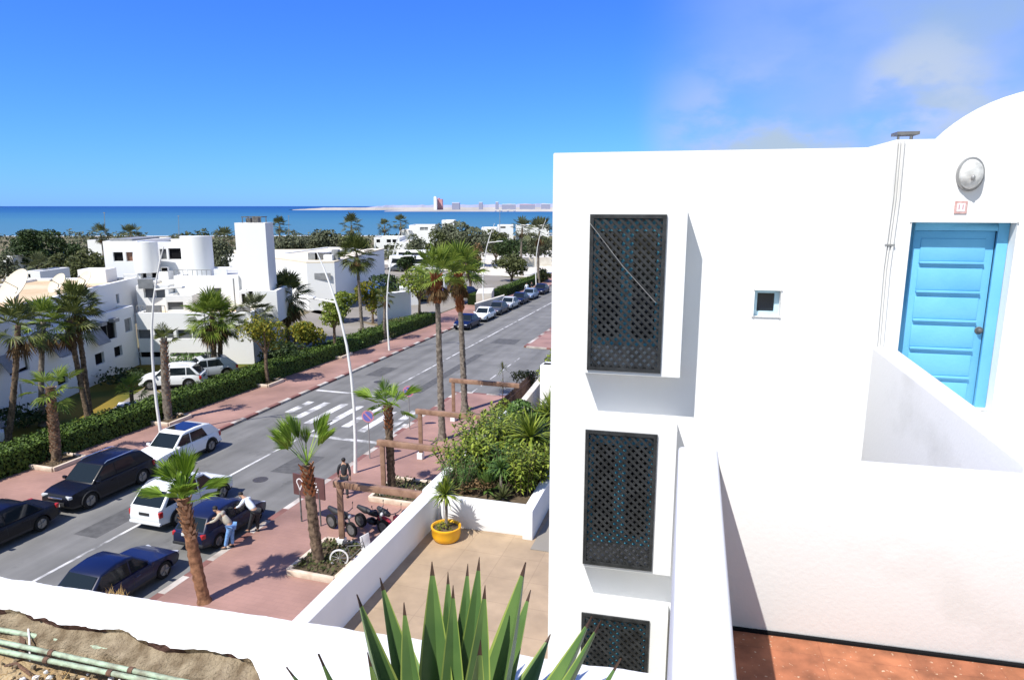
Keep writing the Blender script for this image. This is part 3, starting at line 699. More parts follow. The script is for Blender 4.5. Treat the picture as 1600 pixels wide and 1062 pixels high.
E[0].position = 0; E[0].color = (.085, .19, .23, 1); E[1].position = 1; E[1].color = (.012, .065, .19, 1)
e = E.new(.28); e.color = (.05, .165, .23, 1); e = E.new(.52); e.color = (.02, .10, .21, 1)
L.new(mr.outputs[0], r.inputs[0]); L.new(r.outputs[0], b.inputs['Base Color'])
bp = N.new('ShaderNodeBump'); bp.inputs['Strength'].default_value = .6; bp.inputs['Distance'].default_value = .5
n2 = N.new('ShaderNodeTexNoise'); n2.inputs['Scale'].default_value = .2; L.new(g.outputs['Position'], n2.inputs[0]); L.new(n2.outputs['Fac'], bp.inputs['Height']); L.new(bp.outputs[0], b.inputs['Normal'])
M['sea'] = m
sheet('sea', [V((-90000, 250, 0)), V((90000, 250, 0)), V((90000, 120000, 0)), V((-90000, 120000, 0))], m, -1.5)
M['foam'] = mat('surf_foam', (.62, .66, .68), (.75, .77, .78), .9, .2)
mb = MB(); mb.face([V((-700, 322, -1.47)), V((700, 366, -1.47)), V((700, 372, -1.47)), V((-700, 327, -1.47))]); tag(mb.build('surf', [M['foam']]), kind='structure')

RR, RL, RC = -17.8, -27.9, -22.75
S0, S1 = -10, 250
road = MB()
road.face([RD(S0, RL), RD(S0, RR), RD(S1, RR), RD(S1, RL)])
road.face([RD(43.5, RR), RD(43.5, 10), RD(57.5, 14), RD(60, RR)])
tag(road.build('road', [M['asphalt']]), kind='structure')
mk = MB()
def mark(p): mk.face([RD(s, t, .004) for s, t in p])
mark([(S0, RC-.07), (S0, RC+.07), (35.2, RC+.07), (35.2, RC-.07)])
mark([(40.6, RC-.07), (40.6, RC+.07), (S1, RC+.07), (S1, RC-.07)])
for t, s0, s1 in ((-26.4, 35.8, 38.4), (-25.2, 34.9, 38.5), (-23.9, 34.2, 38.6), (-22.65, 34.3, 38.5), (-21.35, 34.3, 38.6), (-20.0, 33.8, 38.0), (-18.7, 34.4, 38.7), (-17.95, 33.4, 35.9)):
    mark([(s0, t-.26), (s0, t+.26), (s1, t+.26), (s1, t-.26)])
mark([(32.2, RC), (32.2, RR-.1), (32.55, RR-.1), (32.55, RC)])
mark([(40.9, RL+.2), (40.9, RC), (41.2, RC), (41.2, RL+.2)])
for i in range(6): mark([(43.6+i*2.1, -16.87), (43.6+i*2.1, -16.78), (45.0+i*2.1, -16.78), (45.0+i*2.1, -16.87)])
mark([(42.2, -17.6), (42.5, -17.6), (46.5, -10), (46.2, -10)])
tag(mk.build('road_markings', [M['paint']]), kind='structure')
tp = MB()
for p in (((19, -24.6), (19, -23.4), (23.5, -23.5), (23.4, -24.5)), ((27, -21.2), (27.1, -19.6), (29.6, -19.7), (29.5, -21.1)), ((42.5, -21), (42.5, -20.2), (56, -20.3), (56, -21)), ((46, -26.6), (46, -25.2), (49, -25.2), (49, -26.6)), ((61, -21.5), (61, -19), (63.6, -19.1), (63.5, -21.4))):
    tp.face([RD(s, t, .002) for s, t in p])
tag(tp.build('road_patches', [M['tar']]), kind='structure')
for s, t, lab in ((26.0, -21.0, 'round iron manhole cover in the near lane, short of the crossing'), (44.5, -24.6, 'round iron manhole cover past the zebra crossing')):
    mbm = MB(); c = RD(s, t, .003); mbm.lathe(c, [(.36, 0), (.36, .006), (0, .006)], 24); tag(mbm.build('manhole_cover', [M['iron']], None, loc=c), lab, 'manhole cover', 'manhole covers in the road')
def slab(name, pts, z0, z1, m):
    mb = MB(); mb.prism([V((p.x, p.y, z0)) for p in pts], (0, 0, z1-z0)); return tag(mb.build(name, [m], fixn=True), kind='structure')
KW = .28
slab('pavement_left', [RD(S0, -33.6), RD(S0, RL-KW), RD(S1, RL-KW), RD(S1, -32)], -.02, .13, M['pave'])
slab('pavement_right', [RD(S0, RR+KW), RD(S0, -9.7), RD(43.2, -9.7), RD(43.2, RR+KW)], -.02, .13, M['pave'])
slab('pavement_corner', [RD(60.2, RR+KW), RD(58.2, 8), RD(S1, 8), RD(S1, RR+KW)], -.02, .13, M['pave'])
kb = MB()
def kerb(s0, s1, t, l=1.15):
    s = s0; i = 0
    while s < s1:
        e = min(s+l, s1); kb.box(RD(s+.006, t, -.02), RD(e-.012, t, 0)-RD(s, t, 0), RD(s, t+KW, 0)-RD(s, t, 0), V((0, 0, .155)), (0 if i % 2 else 1) if rnd(0, 1) < .93 else 0); s = e; i += 1
kerb(S0, 130, RL-KW); kerb(S0, 43.2, RR); kerb(60.2, 130, RR)
for i in range(12):   # far corner return
    a, c = RD(60.2-i*.17, RR+KW+i*2.0, -.02), RD(60.2-(i+1)*.17, RR+KW+(i+1)*2.0, -.02)
    kb.bar(a+V((0, 0, .07)), c+V((0, 0, .07)), KW, .155, i % 2)
for i in range(8): kb.bar(RD(43.3, RR+KW+i, .055), RD(43.3, RR+KW+i+.98, .055), KW, .155, i % 2)
tag(kb.build('kerb', [M['kerb_w'], M['kerb_r']]), kind='structure')

# grounds of the hotel behind the hedge
sheet('lawn', [RD(8, -33.7), RD(62, -31.9), RD(62, -40), RD(44, -47), RD(24, -39), RD(8, -40)], M['lawn'], .0)
mb = MB(); mb.face([V((*G(x, y).xy, .02)) for x, y in [(150, 655), (232, 602), (262, 622), (205, 660)]]); mb.face([V((*G(x, y).xy, .02)) for x, y in [(236, 600), (262, 621), (360, 588), (330, 565)]])
tag(mb.build('drive', [M['lot']]), kind='structure')
mb = MB(); mb.face([RD(53, -36.2, .02), RD(66, -36.5, .02), RD(75, -50, .02), RD(57, -45, .02)]); mb.face([RD(66.2, -33.6, .02), RD(118, -33.6, .02), RD(140, -75, .02), RD(80, -62, .02), RD(72, -48, .02)])
tag(mb.build('car_park', [M['lot']]), kind='structure')
sheet('beach_grounds', [V((-110, 118, 0)), V((60, 150, 0)), V((90, 280, 0)), V((-190, 250, 0))], M['ground'], -.012)
sheet('crossing_park', [RD(122, -33), RD(128, -80), RD(200, -80), RD(200, -33)], M['ramp_stone'], -.006)

# ======================= HOUSE WITH THE BLUE DOOR ===========================
def wall_holes(mb, P, u0, u1, z0, z1, holes, thick, mi=0):
    us = sorted({u0, u1}|{h[0] for h in holes}|{h[2] for h in holes}); zs = sorted({z0, z1}|{h[1] for h in holes}|{h[3] for h in holes})
    us = [u for u in us if u0-1e-6 <= u <= u1+1e-6]; zs = [z for z in zs if z0-1e-6 <= z <= z1+1e-6]
    for i in range(len(us)-1):
        for j in range(len(zs)-1):
            uc, zc = (us[i]+us[i+1])/2, (zs[j]+zs[j+1])/2
            if any(h[0] < uc < h[2] and h[1] < zc < h[3] for h in holes): continue
            mb.face([P(us[i], zs[j], 0), P(us[i+1], zs[j], 0), P(us[i+1], zs[j+1], 0), P(us[i], zs[j+1], 0)], mi)
    for a, c, b_, d in holes:
        for p, q in (((a, c), (b_, c)), ((b_, c), (b_, d)), ((b_, d), (a, d)), ((a, d), (a, c))):
            mb.face([P(p[0], p[1], 0), P(p[0], p[1], thick), P(q[0], q[1], thick), P(q[0], q[1], 0)], mi)
house = thing('white_house', 'tall white plastered house with black lattice windows, sky blue door and dome', 'house', BF(.4, 9.6, -13), -rad(13))
A0, A1, A2, FB, TOP = -1.63, 2.36, 2.33, 9.6, .72
DB = 8.55
WIN = [(-.105, -2.22), (-3.09, -5.14), (-5.94, -8.0)]
wh = MB()
holes = [(-1.03, z1+.06, -.08, z0-.06) for z0, z1 in WIN]+[(1.13, -1.46, 1.46, -1.1)]
wall_holes(wh, lambda u, z, d: BF(u, FB+d, z), A0, A2, -13, TOP, holes, .3)
q = lambda *k: wh.face([BF(*p) for p in k])
q((A0, FB, -13), (A0, FB, TOP), (A0, 17, TOP), (A0, 17, -13))
q((A0, FB, TOP), (A2, FB, TOP), (A2, 17, TOP), (A0, 17, TOP))
q((A0, 17, -13), (A0, 17, TOP), (A2, 17, TOP), (A2, 17, -13))
q((A2, FB, -13), (A1, DB, -13), (A1, DB, TOP), (A2, FB, TOP))
dh = [(2.62, -2.3, 3.655, -.175)]
wall_holes(wh, lambda u, z, d: BF(u, DB+d, z), A1, 7.5, -13, TOP, dh, .24)
q((A1, DB, TOP), (7.5, DB, TOP), (7.5, 17, TOP), (A2, 17, TOP), (A2, FB, TOP))
q((7.5, DB, -13), (7.5, 17, -13), (7.5, 17, TOP), (7.5, DB, TOP))
wh.build('wall', [M['plaster']], house, True, bevel=.02, ang=60, weld=True)
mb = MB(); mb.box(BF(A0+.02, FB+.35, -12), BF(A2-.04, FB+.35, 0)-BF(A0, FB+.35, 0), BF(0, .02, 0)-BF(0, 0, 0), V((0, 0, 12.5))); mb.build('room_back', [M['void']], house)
def clipdiag(a0, z0, a1, z1, sp, sg):
    w, h = a1-a0, z1-z0; out = []
    k = -h
    while k < w+h:
        if sg > 0: xs = max(0, k); xe = min(w, k+h); p = (xs, xs-k); q_ = (xe, xe-k)
        else: xs = max(0, k-h); xe = min(w, k); p = (xs, k-xs); q_ = (xe, k-xe)
        if xe-xs > .02: out.append(((a0+p[0], z0+p[1]), (a0+q_[0], z0+q_[1])))
        k += sp
    return out
for i, (zt, zb) in enumerate(WIN):
    fb = FB-.4; a0, a1 = -1.16, .2; la, lb = -1.055, -.06
    bx = MB()
    def slabB(x0, x1, b0, b1, z0, z1, mi=0): bx.box(BF(x0, b0, z0), BF(x1, 0, 0)-BF(x0, 0, 0), BF(0, b1, 0)-BF(0, b0, 0), V((0, 0, z1-z0)), mi)
    slabB(a0, a1, fb, FB-.002, zt, zt+.06); slabB(a0, a1, fb, FB-.002, zb-.05, zb)
    slabB(a0, la, fb, FB-.002, zb, zt); slabB(lb, a1, fb, FB-.002, zb, zt)
    bx.build('window_bay', [M['plaster']], house, bevel=.015, ang=60)
    wd = MB(); fw_ = .05
    def fr(x0, x1, z0, z1, b0=fb-.028, b1=fb+.018, m_=wd): m_.box(BF(x0, b0, z0), BF(x1, 0, 0)-BF(x0, 0, 0), BF(0, b1, 0)-BF(0, b0, 0), V((0, 0, z1-z0)))
    fr(la, la+fw_, zb, zt); fr(lb-fw_, lb, zb, zt); fr(la+fw_, lb-fw_, zt-fw_, zt); fr(la+fw_, lb-fw_, zb, zb+fw_)
    for sg, bb in ((-1, fb-.012), (1, fb+.004)):
        for p, q_ in clipdiag(la+fw_, zb+fw_, lb-fw_, zt-fw_, .112, sg):
            wd.bar(BF(p[0], bb, p[1]), BF(q_[0], bb, q_[1]), .012, .036)
    scr = wd.build('lattice_screen', [M['lattice']], house)
    wn = MB(); bw = FB-.345
    def fr2(x0, x1, z0, z1): wn.box(BF(x0, bw, z0), BF(x1, 0, 0)-BF(x0, 0, 0), BF(0, .05, 0)-BF(0, 0, 0), V((0, 0, z1-z0)))
    za, zc_ = zb+.06, zt-.06; xm = -.555
    fr2(xm-.075, xm+.075, za+.4, zc_-.16); fr2(-1.03, -.08, za+.28, za+.4); fr2(-1.03, -.08, zc_-.16, zc_); fr2(-1.03, -.94, za+.4, zc_-.16); fr2(-.17, -.08, za+.4, zc_-.16)
    wf = wn.build('window', [M['blue_frame']], house)
    gl = MB(); gl.face([BF(-1.03, bw+.025, za+.3), BF(-.08, bw+.025, za+.3), BF(-.08, bw+.025, zc_), BF(-1.03, bw+.025, zc_)]); gl.build('pane', [M['glass']], wf)
    sl = MB(); sl.box(BF(-1.03, bw-.02, za), BF(.95, 0, 0)-BF(0, 0, 0), BF(0, .08, 0)-BF(0, 0, 0), V((0, 0, .28))); sl.build('window_sill', [M['plaster']], house)
mb = MB(); mb.tube([BF(-1.05, 9.13, -.22), BF(-.6, 9.12, -.78), BF(-.16, 9.13, -1.25)], .005, 6); mb.build('loose_cable', [M['grey_metal']], house)
# small window
sw = MB(); bw = FB+.10
for x0, x1, z0, z1 in ((1.13, 1.18, -1.46, -1.1), (1.40, 1.46, -1.46, -1.1), (1.18, 1.40, -1.46, -1.40), (1.18, 1.40, -1.15, -1.1)):
    sw.box(BF(x0, bw, z0), BF(x1, 0, 0)-BF(x0, 0, 0), BF(0, .05, 0)-BF(0, 0, 0), V((0, 0, z1-z0)))
swf = sw.build('small_window', [M['pale_blue']], house)
gl = MB(); gl.face([BF(1.18, bw+.04, -1.4), BF(1.40, bw+.04, -1.4), BF(1.40, bw+.04, -1.15), BF(1.18, bw+.04, -1.15)]); gl.build('pane', [M['glass']], swf)
# blue door
def bbox(mb, x0, x1, b0, b1, z0, z1, mi=0): mb.box(BF(x0, b0, z0), BF(x1, 0, 0)-BF(x0, 0, 0), BF(0, b1, 0)-BF(0, b0, 0), V((0, 0, z1-z0)), mi)
mb = MB(); b0 = DB+.12
bbox(mb, 2.622, 2.70, b0, DB+.235, -2.3, -.177); bbox(mb, 3.54, 3.652, b0, DB+.235, -2.3, -.177); bbox(mb, 2.70, 3.54, b0, DB+.235, -.27, -.177)
mb.build('door_frame', [M['blue']], house, True, bevel=.006)
mb = MB(); bd = DB+.165
bbox(mb, 2.703, 3.537, bd, DB+.22, -2.3, -.273)
for k in range(6):
    zt = -.36-k*.333
    bbox(mb, 2.79, 3.45, bd-.012, bd+.01, zt-.255, zt)
    bbox(mb, 2.79, 3.45, bd-.04, bd+.01, zt-.285, zt-.257)
door = mb.build('door', [M['blue']], house, True, bevel=.008)
mb = MB(); c = BF(3.495, bd-.03, -1.4); mb.blob(c, .03, .03, .03, 0, 12); mb.lathe(BF(3.495, bd-.004, -1.4), [(0, .006), (.04, .006), (.045, 0)], 14, 0, Matrix.Rotation(-rad(13), 4, 'Z') @ Matrix.Rotation(rad(90), 4, 'X'))
mb.build('door_knob', [M['dark_metal']], door, True)
# bulkhead lamp, number tile, cables, vent, dome
Rb = Matrix.Rotation(-rad(13), 4, 'Z') @ Matrix.Rotation(rad(90), 4, 'X') @ Matrix.Diagonal((1, 1.35, 1, 1))
mb = MB(); mb.lathe(BF(3.14, DB-.001, .34), [(.135, 0), (.135, .035), (.12, .04), (.115, .04)], 24, 0, Rb); lb_ = mb.build('wall_lamp', [M['grey_metal']], house, True)
mb = MB(); mb.lathe(BF(3.14, DB-.001, .34), [(.118, .038), (.108, .075), (.085, .105), (.05, .122), (0, .128)], 24, 0, Rb); mb.build('lamp_glass', [M['globe']], lb_, True)
mb = MB(); mb.blob(BF(3.13, DB-.135, .30), .022, .02, .03); mb.build('bulb_cap', [M['grey_metal']], lb_, True)
M['tile_pink'] = mat('pink_painted_tile', (.50, .27, .25), (.62, .42, .4), .4, 30)
mb = MB(); bbox(mb, 3.03, 3.155, DB-.012, DB-.001, -.08, .055); tl = mb.build('number_tile', [M['tile_pink']], house, bevel=.003)
mb = MB(); bbox(mb, 3.052, 3.133, DB-.0145, DB-.0115, -.058, .033); mb.build('tile_face', [M['sign_white']], tl)
text('11', .075, BF(3.0925, DB-.016, -.012), Matrix.Rotation(-rad(13), 4, 'Z') @ Matrix.Rotation(rad(90), 4, 'X'), M['sign_red'], tl, 'number', .001)
for x, rr in ((2.385, .012), (2.415, .008), (2.45, .014)):
    mb = MB(); mb.tube([BF(x, DB-.014, .70), BF(x+.012, DB-.014, .1), BF(x-.01, DB-.014, -.7), BF(x+.006, DB-.014, -1.65)], rr, 7); mb.build('cable', [M['plaster_old']], house, True)
mb = MB(); bbox(mb, 2.37, 2.47, DB-.03, DB-.001, -.44, -.42); mb.build('cable_bracket', [M['grey_metal']], house)
mb = MB(); bbox(mb, 2.44, 2.67, 8.76, 9.0, .79, .825); bbox(mb, 2.45, 2.47, 8.77, 8.8, TOP, .8); bbox(mb, 2.58, 2.60, 8.77, 8.8, TOP, .8); bbox(mb, 2.64, 2.66, 8.95, 8.98, TOP, .8); mb.build('roof_vent', [M['dark_metal']], house)
mb = MB(); prof = [(1.74*math.cos(rad(x)), -.18+1.74*math.sin(rad(x))) for x in range(0, 91, 5)]; mb.lathe(BF(4.94, 11, 0), [(r_ if r_ > .01 else 0, z) for r_, z in prof], 56); mb.build('dome', [M['plaster']], house, True)
mb = MB(); bbox(mb, 2.78, 7.5, 5.28, DB-.002, -2.6, -2.31); tag(mb.build('landing_floor', [M['plaster_old']]), kind='structure')
# free-standing walls of our own yard
def wallthing(name, label, pts, z0, z1, m, bev=.03, cat='wall', group=None):
    c = sum(pts, V())/len(pts); mb = MB(); mb.prism([V((p.x, p.y, z0)) for p in pts], (0, 0, z1-z0))
    o = mb.build(name, [m], None, True, loc=(c.x, c.y, z0), bevel=bev, fixn=True, seg=3); return tag(o, label, cat, group)
mb = MB(); sp = [BF(2.53, 5.285), BF(2.74, 5.285), BF(2.585, DB-.003), BF(2.35, DB-.003)]; zz = [-1.80, -1.80, -1.6, -1.6]
mb.add([V((p.x, p.y, EYE-3.2)) for p in sp]+[V((p.x, p.y, EYE+z)) for p, z in zip(sp, zz)], [(3, 2, 1, 0), (4, 5, 6, 7), (0, 1, 5, 4), (1, 2, 6, 5), (2, 3, 7, 6), (3, 0, 4, 7)])
tag(mb.build('stair_parapet', [M['plaster_old']], None, True, loc=BF(2.5, 7, -3.2), bevel=.03, fixn=True, seg=3), 'white parapet wall sloping down from the foot of the blue door to the right edge', 'wall')
wallthing('yard_wall', 'broad blank white wall above the terracotta floor', [BF(.424, 5.0), BF(5.4, 5.02), BF(5.4, 5.27), BF(.424, 5.27)], EYE-3.2, EYE-1.85, M['plaster_old'])
wallthing('yard_side_wall', 'white wall seen from above, running away beside the terracotta floor', [BF(.04, .3), BF(.26, .3), BF(.43, 5.275), BF(.13, 5.275)], EYE-7, EYE-1.85, M['plaster_old'])
mb = MB(); mb.box(BF(.43, 4.975, -3.2), BF(5.3, 0, 0)-BF(.43, 0, 0), BF(0, 5.03, 0)-BF(0, 5.0, 0), V((0, 0, .02))); tag(mb.build('floor_joint', [M['void']]), kind='structure')
tag(sheet('gap_floor', [BF(.3, 5.2, -6), BF(6, 5.2, -6), BF(6, 9.65, -6), BF(.3, 9.65, -6)], M['plaster_old']), kind='structure')
tag(sheet('yard_floor', [BF(.3, -1, -3.2), BF(6, -1, -3.2), BF(6, 5.1, -3.2), BF(.3, 5.1, -3.2)], M['terracotta']), kind='structure')
# ---------- our parapet, rails and dry ground in front of us ------------------
mb = MB(); rows = []; na = 260
for i in range(na+1):
    a = -5.2+i*(5.25/na)
    t = max(0, min(1, (a+3.3)/2.0)); nb = 2.29-.10*t
    brk = max(0, min(1, (-1.42-a)/.2))
    n1 = noise.noise(V((a*5, 1.3, 0))); n2 = noise.noise(V((a*22, 7.1, 0)))
    nb2 = nb+(.02+.055*n1+.02*n2)*brk-.16*(1-brk)
    h = .006*noise.noise(V((a*9, 3, 0)))
    lo = -2.02 if brk > 0 else -2.3
    fe = 2.525+.008*noise.noise(V((a*6, 9, 2)))+.004*noise.noise(V((a*30, 9, 2)))
    rows.append([BF(a, fe, -4.5), BF(a, fe, -1.875+h), BF(a, fe-.02, -1.853+h), BF(a, 2.4, -1.845+h), BF(a, nb2+.02, -1.855+h*1.5), BF(a, nb2, -1.872+h),
                 BF(a, nb2+.012*brk-.03*n2*brk, -1.903+.02*n1*brk), BF(a, nb2-.035-(.05+.06*n1+.05*noise.noise(V((a*13, 2, 6))))*brk*t, -1.95+.035*n2*brk), BF(a, nb2-.06-.10*brk*t, lo-.05)])
vs = [p for r_ in rows for p in r_]; w = 9
for i in range(na):
    a = -5.2+(i+.5)*(5.25/na)
    for j in range(w-1):
        mi = 0
        if a < -1.45 and j >= 5: mi = 1
        if j == 5 and noise.noise(V((a*4.5, .7, 8))) > .04: mi = 2
        mb.add([vs[i*w+j], vs[(i+1)*w+j], vs[(i+1)*w+j+1], vs[i*w+j+1]], [(0, 1, 2, 3)], mi)
par = mb.build('front_parapet', [M['plaster_old'], M['render_grey'], M['hole_shade']], None, True, loc=BF(-2.5, 2.4, -4.5), weld=True, fixn=True)
tag(par, 'low white parapet with a broken crumbling inner edge in the foreground', 'wall')
def ZB(x, y, z):
    d = ray(x, y); t = z/d[2]; return V((d[0]*t, d[1]*t, EYE+z))
mb = MB(); nx, ny = 60, 34
pts = []
for j in range(ny+1):
    for i in range(nx+1):
        a = -5.2+i*5.15/nx; b_ = .3+j*1.95/ny
        pts.append(BF(a, b_, -2.06+.05*noise.noise(V((a*2.5, b_*2.5, 0)))+.02*noise.noise(V((a*11, b_*11, 4)))+.03*max(0, b_-1.9)/.3))
fs = [(j*(nx+1)+i, j*(nx+1)+i+1, (j+1)*(nx+1)+i+1, (j+1)*(nx+1)+i) for j in range(ny) for i in range(nx)]
mb.add(pts, fs); tag(mb.build('dry_ground', [M['soil']], None, True), kind='structure')
mb = MB()
for i in range(5200):
    a = rnd(-3.6, -1.3); b_ = rnd(1.72, 2.21); dns = noise.noise(V((a*2.2, b_*2.2, 5)))
    if dns < (.02 if b_ > 2.02 else -.35): continue
    p = BF(a, b_, -2.07); az = rnd(0, 6.28); el = rnd(.15, 1.2); l = rnd(.05, .2)*(.6 if b_ > 2.02 else 1); d = V((math.cos(az)*math.cos(el), math.sin(az)*math.cos(el), math.sin(el)))
    s = d.cross(V((0, 0, 1))).normalized()*.0022; mb.add([p-s, p+s, p+d*l*.6+s*.7, p+d*l*.6-s*.7, p+d*l+V((0, 0, -.25*l))], [(0, 1, 2, 3), (3, 2, 4)])
tag(mb.build('dry_grass', [M['straw']]), 'straw coloured dry grass around the pipes at the foot of the parapet', 'grass', kind='stuff')
mb = MB()
for i in range(40):
    p = BF(rnd(-2.62, -2.5), rnd(2.49, 2.53), -1.865); az = rnd(0, 6.28); el = rnd(.7, 1.4); l = rnd(.03, .07); d = V((math.cos(az)*math.cos(el), math.sin(az)*math.cos(el), math.sin(el))); s = V((.0015, 0, 0))
    mb.add([p-s, p+s, p+d*l], [(0, 1, 2)])
tag(mb.build('grass_tuft', [M['straw']], None, loc=BF(-2.56, 2.51, -1.86)), 'tiny dry grass tuft growing on the far edge of the parapet', 'grass')
rb = MB()
for i in range(260):
    a = rnd(-3.4, -1.5); t = max(0, min(1, (a+3.3)/2.0)); c = BF(a, 2.29-.10*t-rnd(.03, .2), rnd(-2.0, -1.96)-.03); q = rnd(.004, .016)
    rb.blob(c, q, q*rnd(.6, 1.2), q*rnd(.5, .9), 0 if rnd(0, 1) < .7 else 1, 6, .25)
tag(rb.build('rubble', [M['render_grey'], M['plaster_old']]), 'crumbs of plaster and cement lying along the broken parapet edge', 'rubble', kind='stuff')
PIPE = [((-300, 927), (0, 983), (420, 1061), (700, 1112), 'uppermost of the three mint pipes, nearest the white parapet'),
        ((-300, 942), (0, 1002), (276, 1062), (620, 1130), 'middle one of the three flaking mint pipes'),
        ((-300, 950), (0, 1016), (218, 1060), (560, 1130), 'lowest of the three mint pipes, nearest the dry grass')]
for k, (p0, p1, p2, p3, lab) in enumerate(PIPE):
    z = -1.945-.012*k; P4 = [ZB(*p, z) for p in (p0, p1, p2, p3)]
    o = thing('pipe', lab, 'pipe', P4[1], 0, 'mint green pipes along the parapet')
    mb = MB(); fine = []
    for i in range(3):
        for j in range(12): fine.append(P4[i].lerp(P4[i+1], j/12)+V((0, 0, .004*noise.noise(V((i*12+j, k*3, 0))))))
    mb.tube(fine, .0115, 10); mb.build('tube', [M['mint']], o, True)
    for f_ in (.27, .72):
        mb = MB(); c = P4[1].lerp(P4[2], f_+.04*k); d = (P4[2]-P4[1]).normalized()
        mb.tube([c-d*.012, c+d*.012], .0145, 10); mb.build('joint', [M['rust']], o, True)
cl = thing('pipe_bracket', 'rusty upright bracket clamping the mint pipes', 'bracket', ZB(38, 1025, -2.05))
mb = MB(); mb.bar(ZB(36, 975, -1.93), ZB(34, 1030, -2.0), .022, .01); mb.build('strap', [M['rust']], cl)
mb = MB(); mb.tube([ZB(44, 978, -1.925), ZB(46, 1000, -1.94), ZB(47, 1032, -2.0)], .004, 6); mb.build('wire', [M['sign_white']], cl)
mb = MB(); mb.tube([ZB(-10, 1045, -2.03), ZB(25, 1036, -2.0), ZB(60, 1062, -2.03)], .008, 6); tag(mb.build('twig', [M['rust']], None, True, loc=ZB(20, 1045, -2.04)), 'curved brown twig lying below the pipe bracket', 'twig')

# ---------- agave ---------------------------------------------------------------
agb = BF(-.62, 1.78, -2.08)
ag = thing('agave', 'big spiky green agave with brown leaf tips in the foreground', 'agave', agb)
LV = [(675, 877, 2.05, 40), (700, 893, 2.2, 26), (708, 914, 2.0, 30), (731, 880, 2.25, 26), (749, 870, 2.15, 30), (758, 914, 1.95, 34), (751, 1000, 1.6, 42), (821, 878, 2.05, 44), (829, 921, 2.2, 30),
      (594, 902, 2.1, 34), (631, 941, 1.95, 32), (558, 928, 2.0, 34), (925, 962, 2.0, 36), (939, 969, 1.9, 26), (971, 1028, 1.75, 30), (448, 1041, 1.9, 24), (497, 1021, 1.75, 30), (574, 1019, 1.6, 28), (690, 985, 2.45, 30), (860, 990, 2.3, 34), (640, 1000, 2.4, 30)]
for k, (x, y, Y, wpx) in enumerate(LV):
    tip = at(x, y, Y); d0 = tip-agb; out = V((d0.x, d0.y, 0)); on = out.normalized() if out.length > .01 else V((1, 0, 0))
    b0 = agb+on*.05+V((0, 0, .04)); ln = (tip-b0).length
    c1 = b0.lerp(tip, .45)+on*.05*min(1, out.length*2)-V((0, 0, .05*out.length))
    W = wpx/1064*Y*1.5; mb = MB(); st = 22; vs = []
    for i in range(st+1):
        t = i/st; p = b0*(1-t)**2+c1*2*t*(1-t)+tip*t*t; tg = (c1-b0)*2*(1-t)+(tip-c1)*2*t; tg.normalize()
        sd = tg.cross(V((0, 0, 1)))
        if sd.length < .15: sd = V((CB, -SB, 0))
        sd.normalize()
        if abs(on.y) > .8 or out.length < .15: sd = (sd*.5+V((1, 0, 0))*(1 if sd.x >= 0 else -1)).normalized(); sd = (sd-tg*sd.dot(tg)).normalized()
        nn = sd.cross(tg).normalized()
        if nn.y > 0: nn = -nn
        w_ = W*(.62+.95*t-.3*t*t if t < .42 else max(0.02, (1.0-((t-.42)/.58)**1.55)*.96))
        w_ *= .62 if t >= 0 else 1; th = max(.003, .028*(1-t)**.8); fold = .62*w_
        vs += [p-sd*w_+nn*fold, p-sd*w_*.86+nn*(fold*.84), p+nn*.002, p+sd*w_*.86+nn*(fold*.84), p+sd*w_+nn*fold, p+sd*w_*.5-nn*th*.7, p-nn*th*1.3, p-sd*w_*.5-nn*th*.7]
    for i in range(st):
        for j in range(8):
            j2 = (j+1) % 8; mi = 1 if j in (0, 3) else 0
            if i >= st-1: mi = 2
            mb.add([vs[i*8+j], vs[i*8+j2], vs[(i+1)*8+j2], vs[(i+1)*8+j]], [(0, 1, 2, 3)], mi)
    mb.build('leaf', [M['agave'], M['agave_edge'], M['agave_tip']], ag, True, weld=True, fixn=True)
mb = MB(); mb.blob(agb+V((0, 0, .03)), .1, .1, .1, 0, 10); mb.build('core', [M['agave']], ag, True)

# ======================= TERRACE BELOW ===========================================
TZ = 2.2
slab('terrace_floor', [RD(9, -9.15), RD(9, -1), RD(28, -1), RD(28, -9.15)], TZ-.3, TZ, M['tile'])
wallthing('terrace_wall', 'long low white wall between the tiled terrace and the pink pavement', [RD(9, -9.35), RD(9, -8.98), RD(20.25, -9.1), RD(20.25, -9.62)], 0, 3.3, M['plaster'])
bedw = thing('planter_bed', 'white walled raised bed full of plants beside the tiled terrace', 'planter', RD(20.2, -7.4, TZ))
mb = MB(); mb.prism([RD(20.25, -9.66, 0), RD(20.25, -8.9, 0), RD(20.5, -9.3, 0), RD(30, -9.5, 0), RD(30, -9.8, 0)], (0, 0, 3.35))
mb.prism([RD(20.1, -8.9, TZ-.2), RD(20.22, -5.95, TZ-.2), RD(20.5, -5.95, TZ-.2), RD(20.42, -8.9, TZ-.2)], (0, 0, 1.22))
mb.prism([RD(20.0, -5.95, TZ-.2), RD(20.0, -5.6, TZ-.2), RD(29, -5.9, TZ-.2), RD(29, -6.25, TZ-.2)], (0, 0, 1.23))
mb.build('wall', [M['plaster']], bedw, True, bevel=.03, fixn=True)
mb = MB(); mb.face([RD(20.45, -9.3, 3.1), RD(20.5, -5.98, 3.1), RD(29, -6.2, 3.1), RD(29, -9.5, 3.1)]); mb.build('soil', [M['bed_soil']], bedw)
slab('garden_terrace', [RD(28, -9.6), RD(28, 2), RD(43, 2), RD(43, -9.6)], 0, 1.6, M['soil'])
slab('side_alley', [RD(19.4, -5.5), RD(19.4, -2), RD(28, -2), RD(28, -5.5)], TZ, TZ+.03, M['lot'])
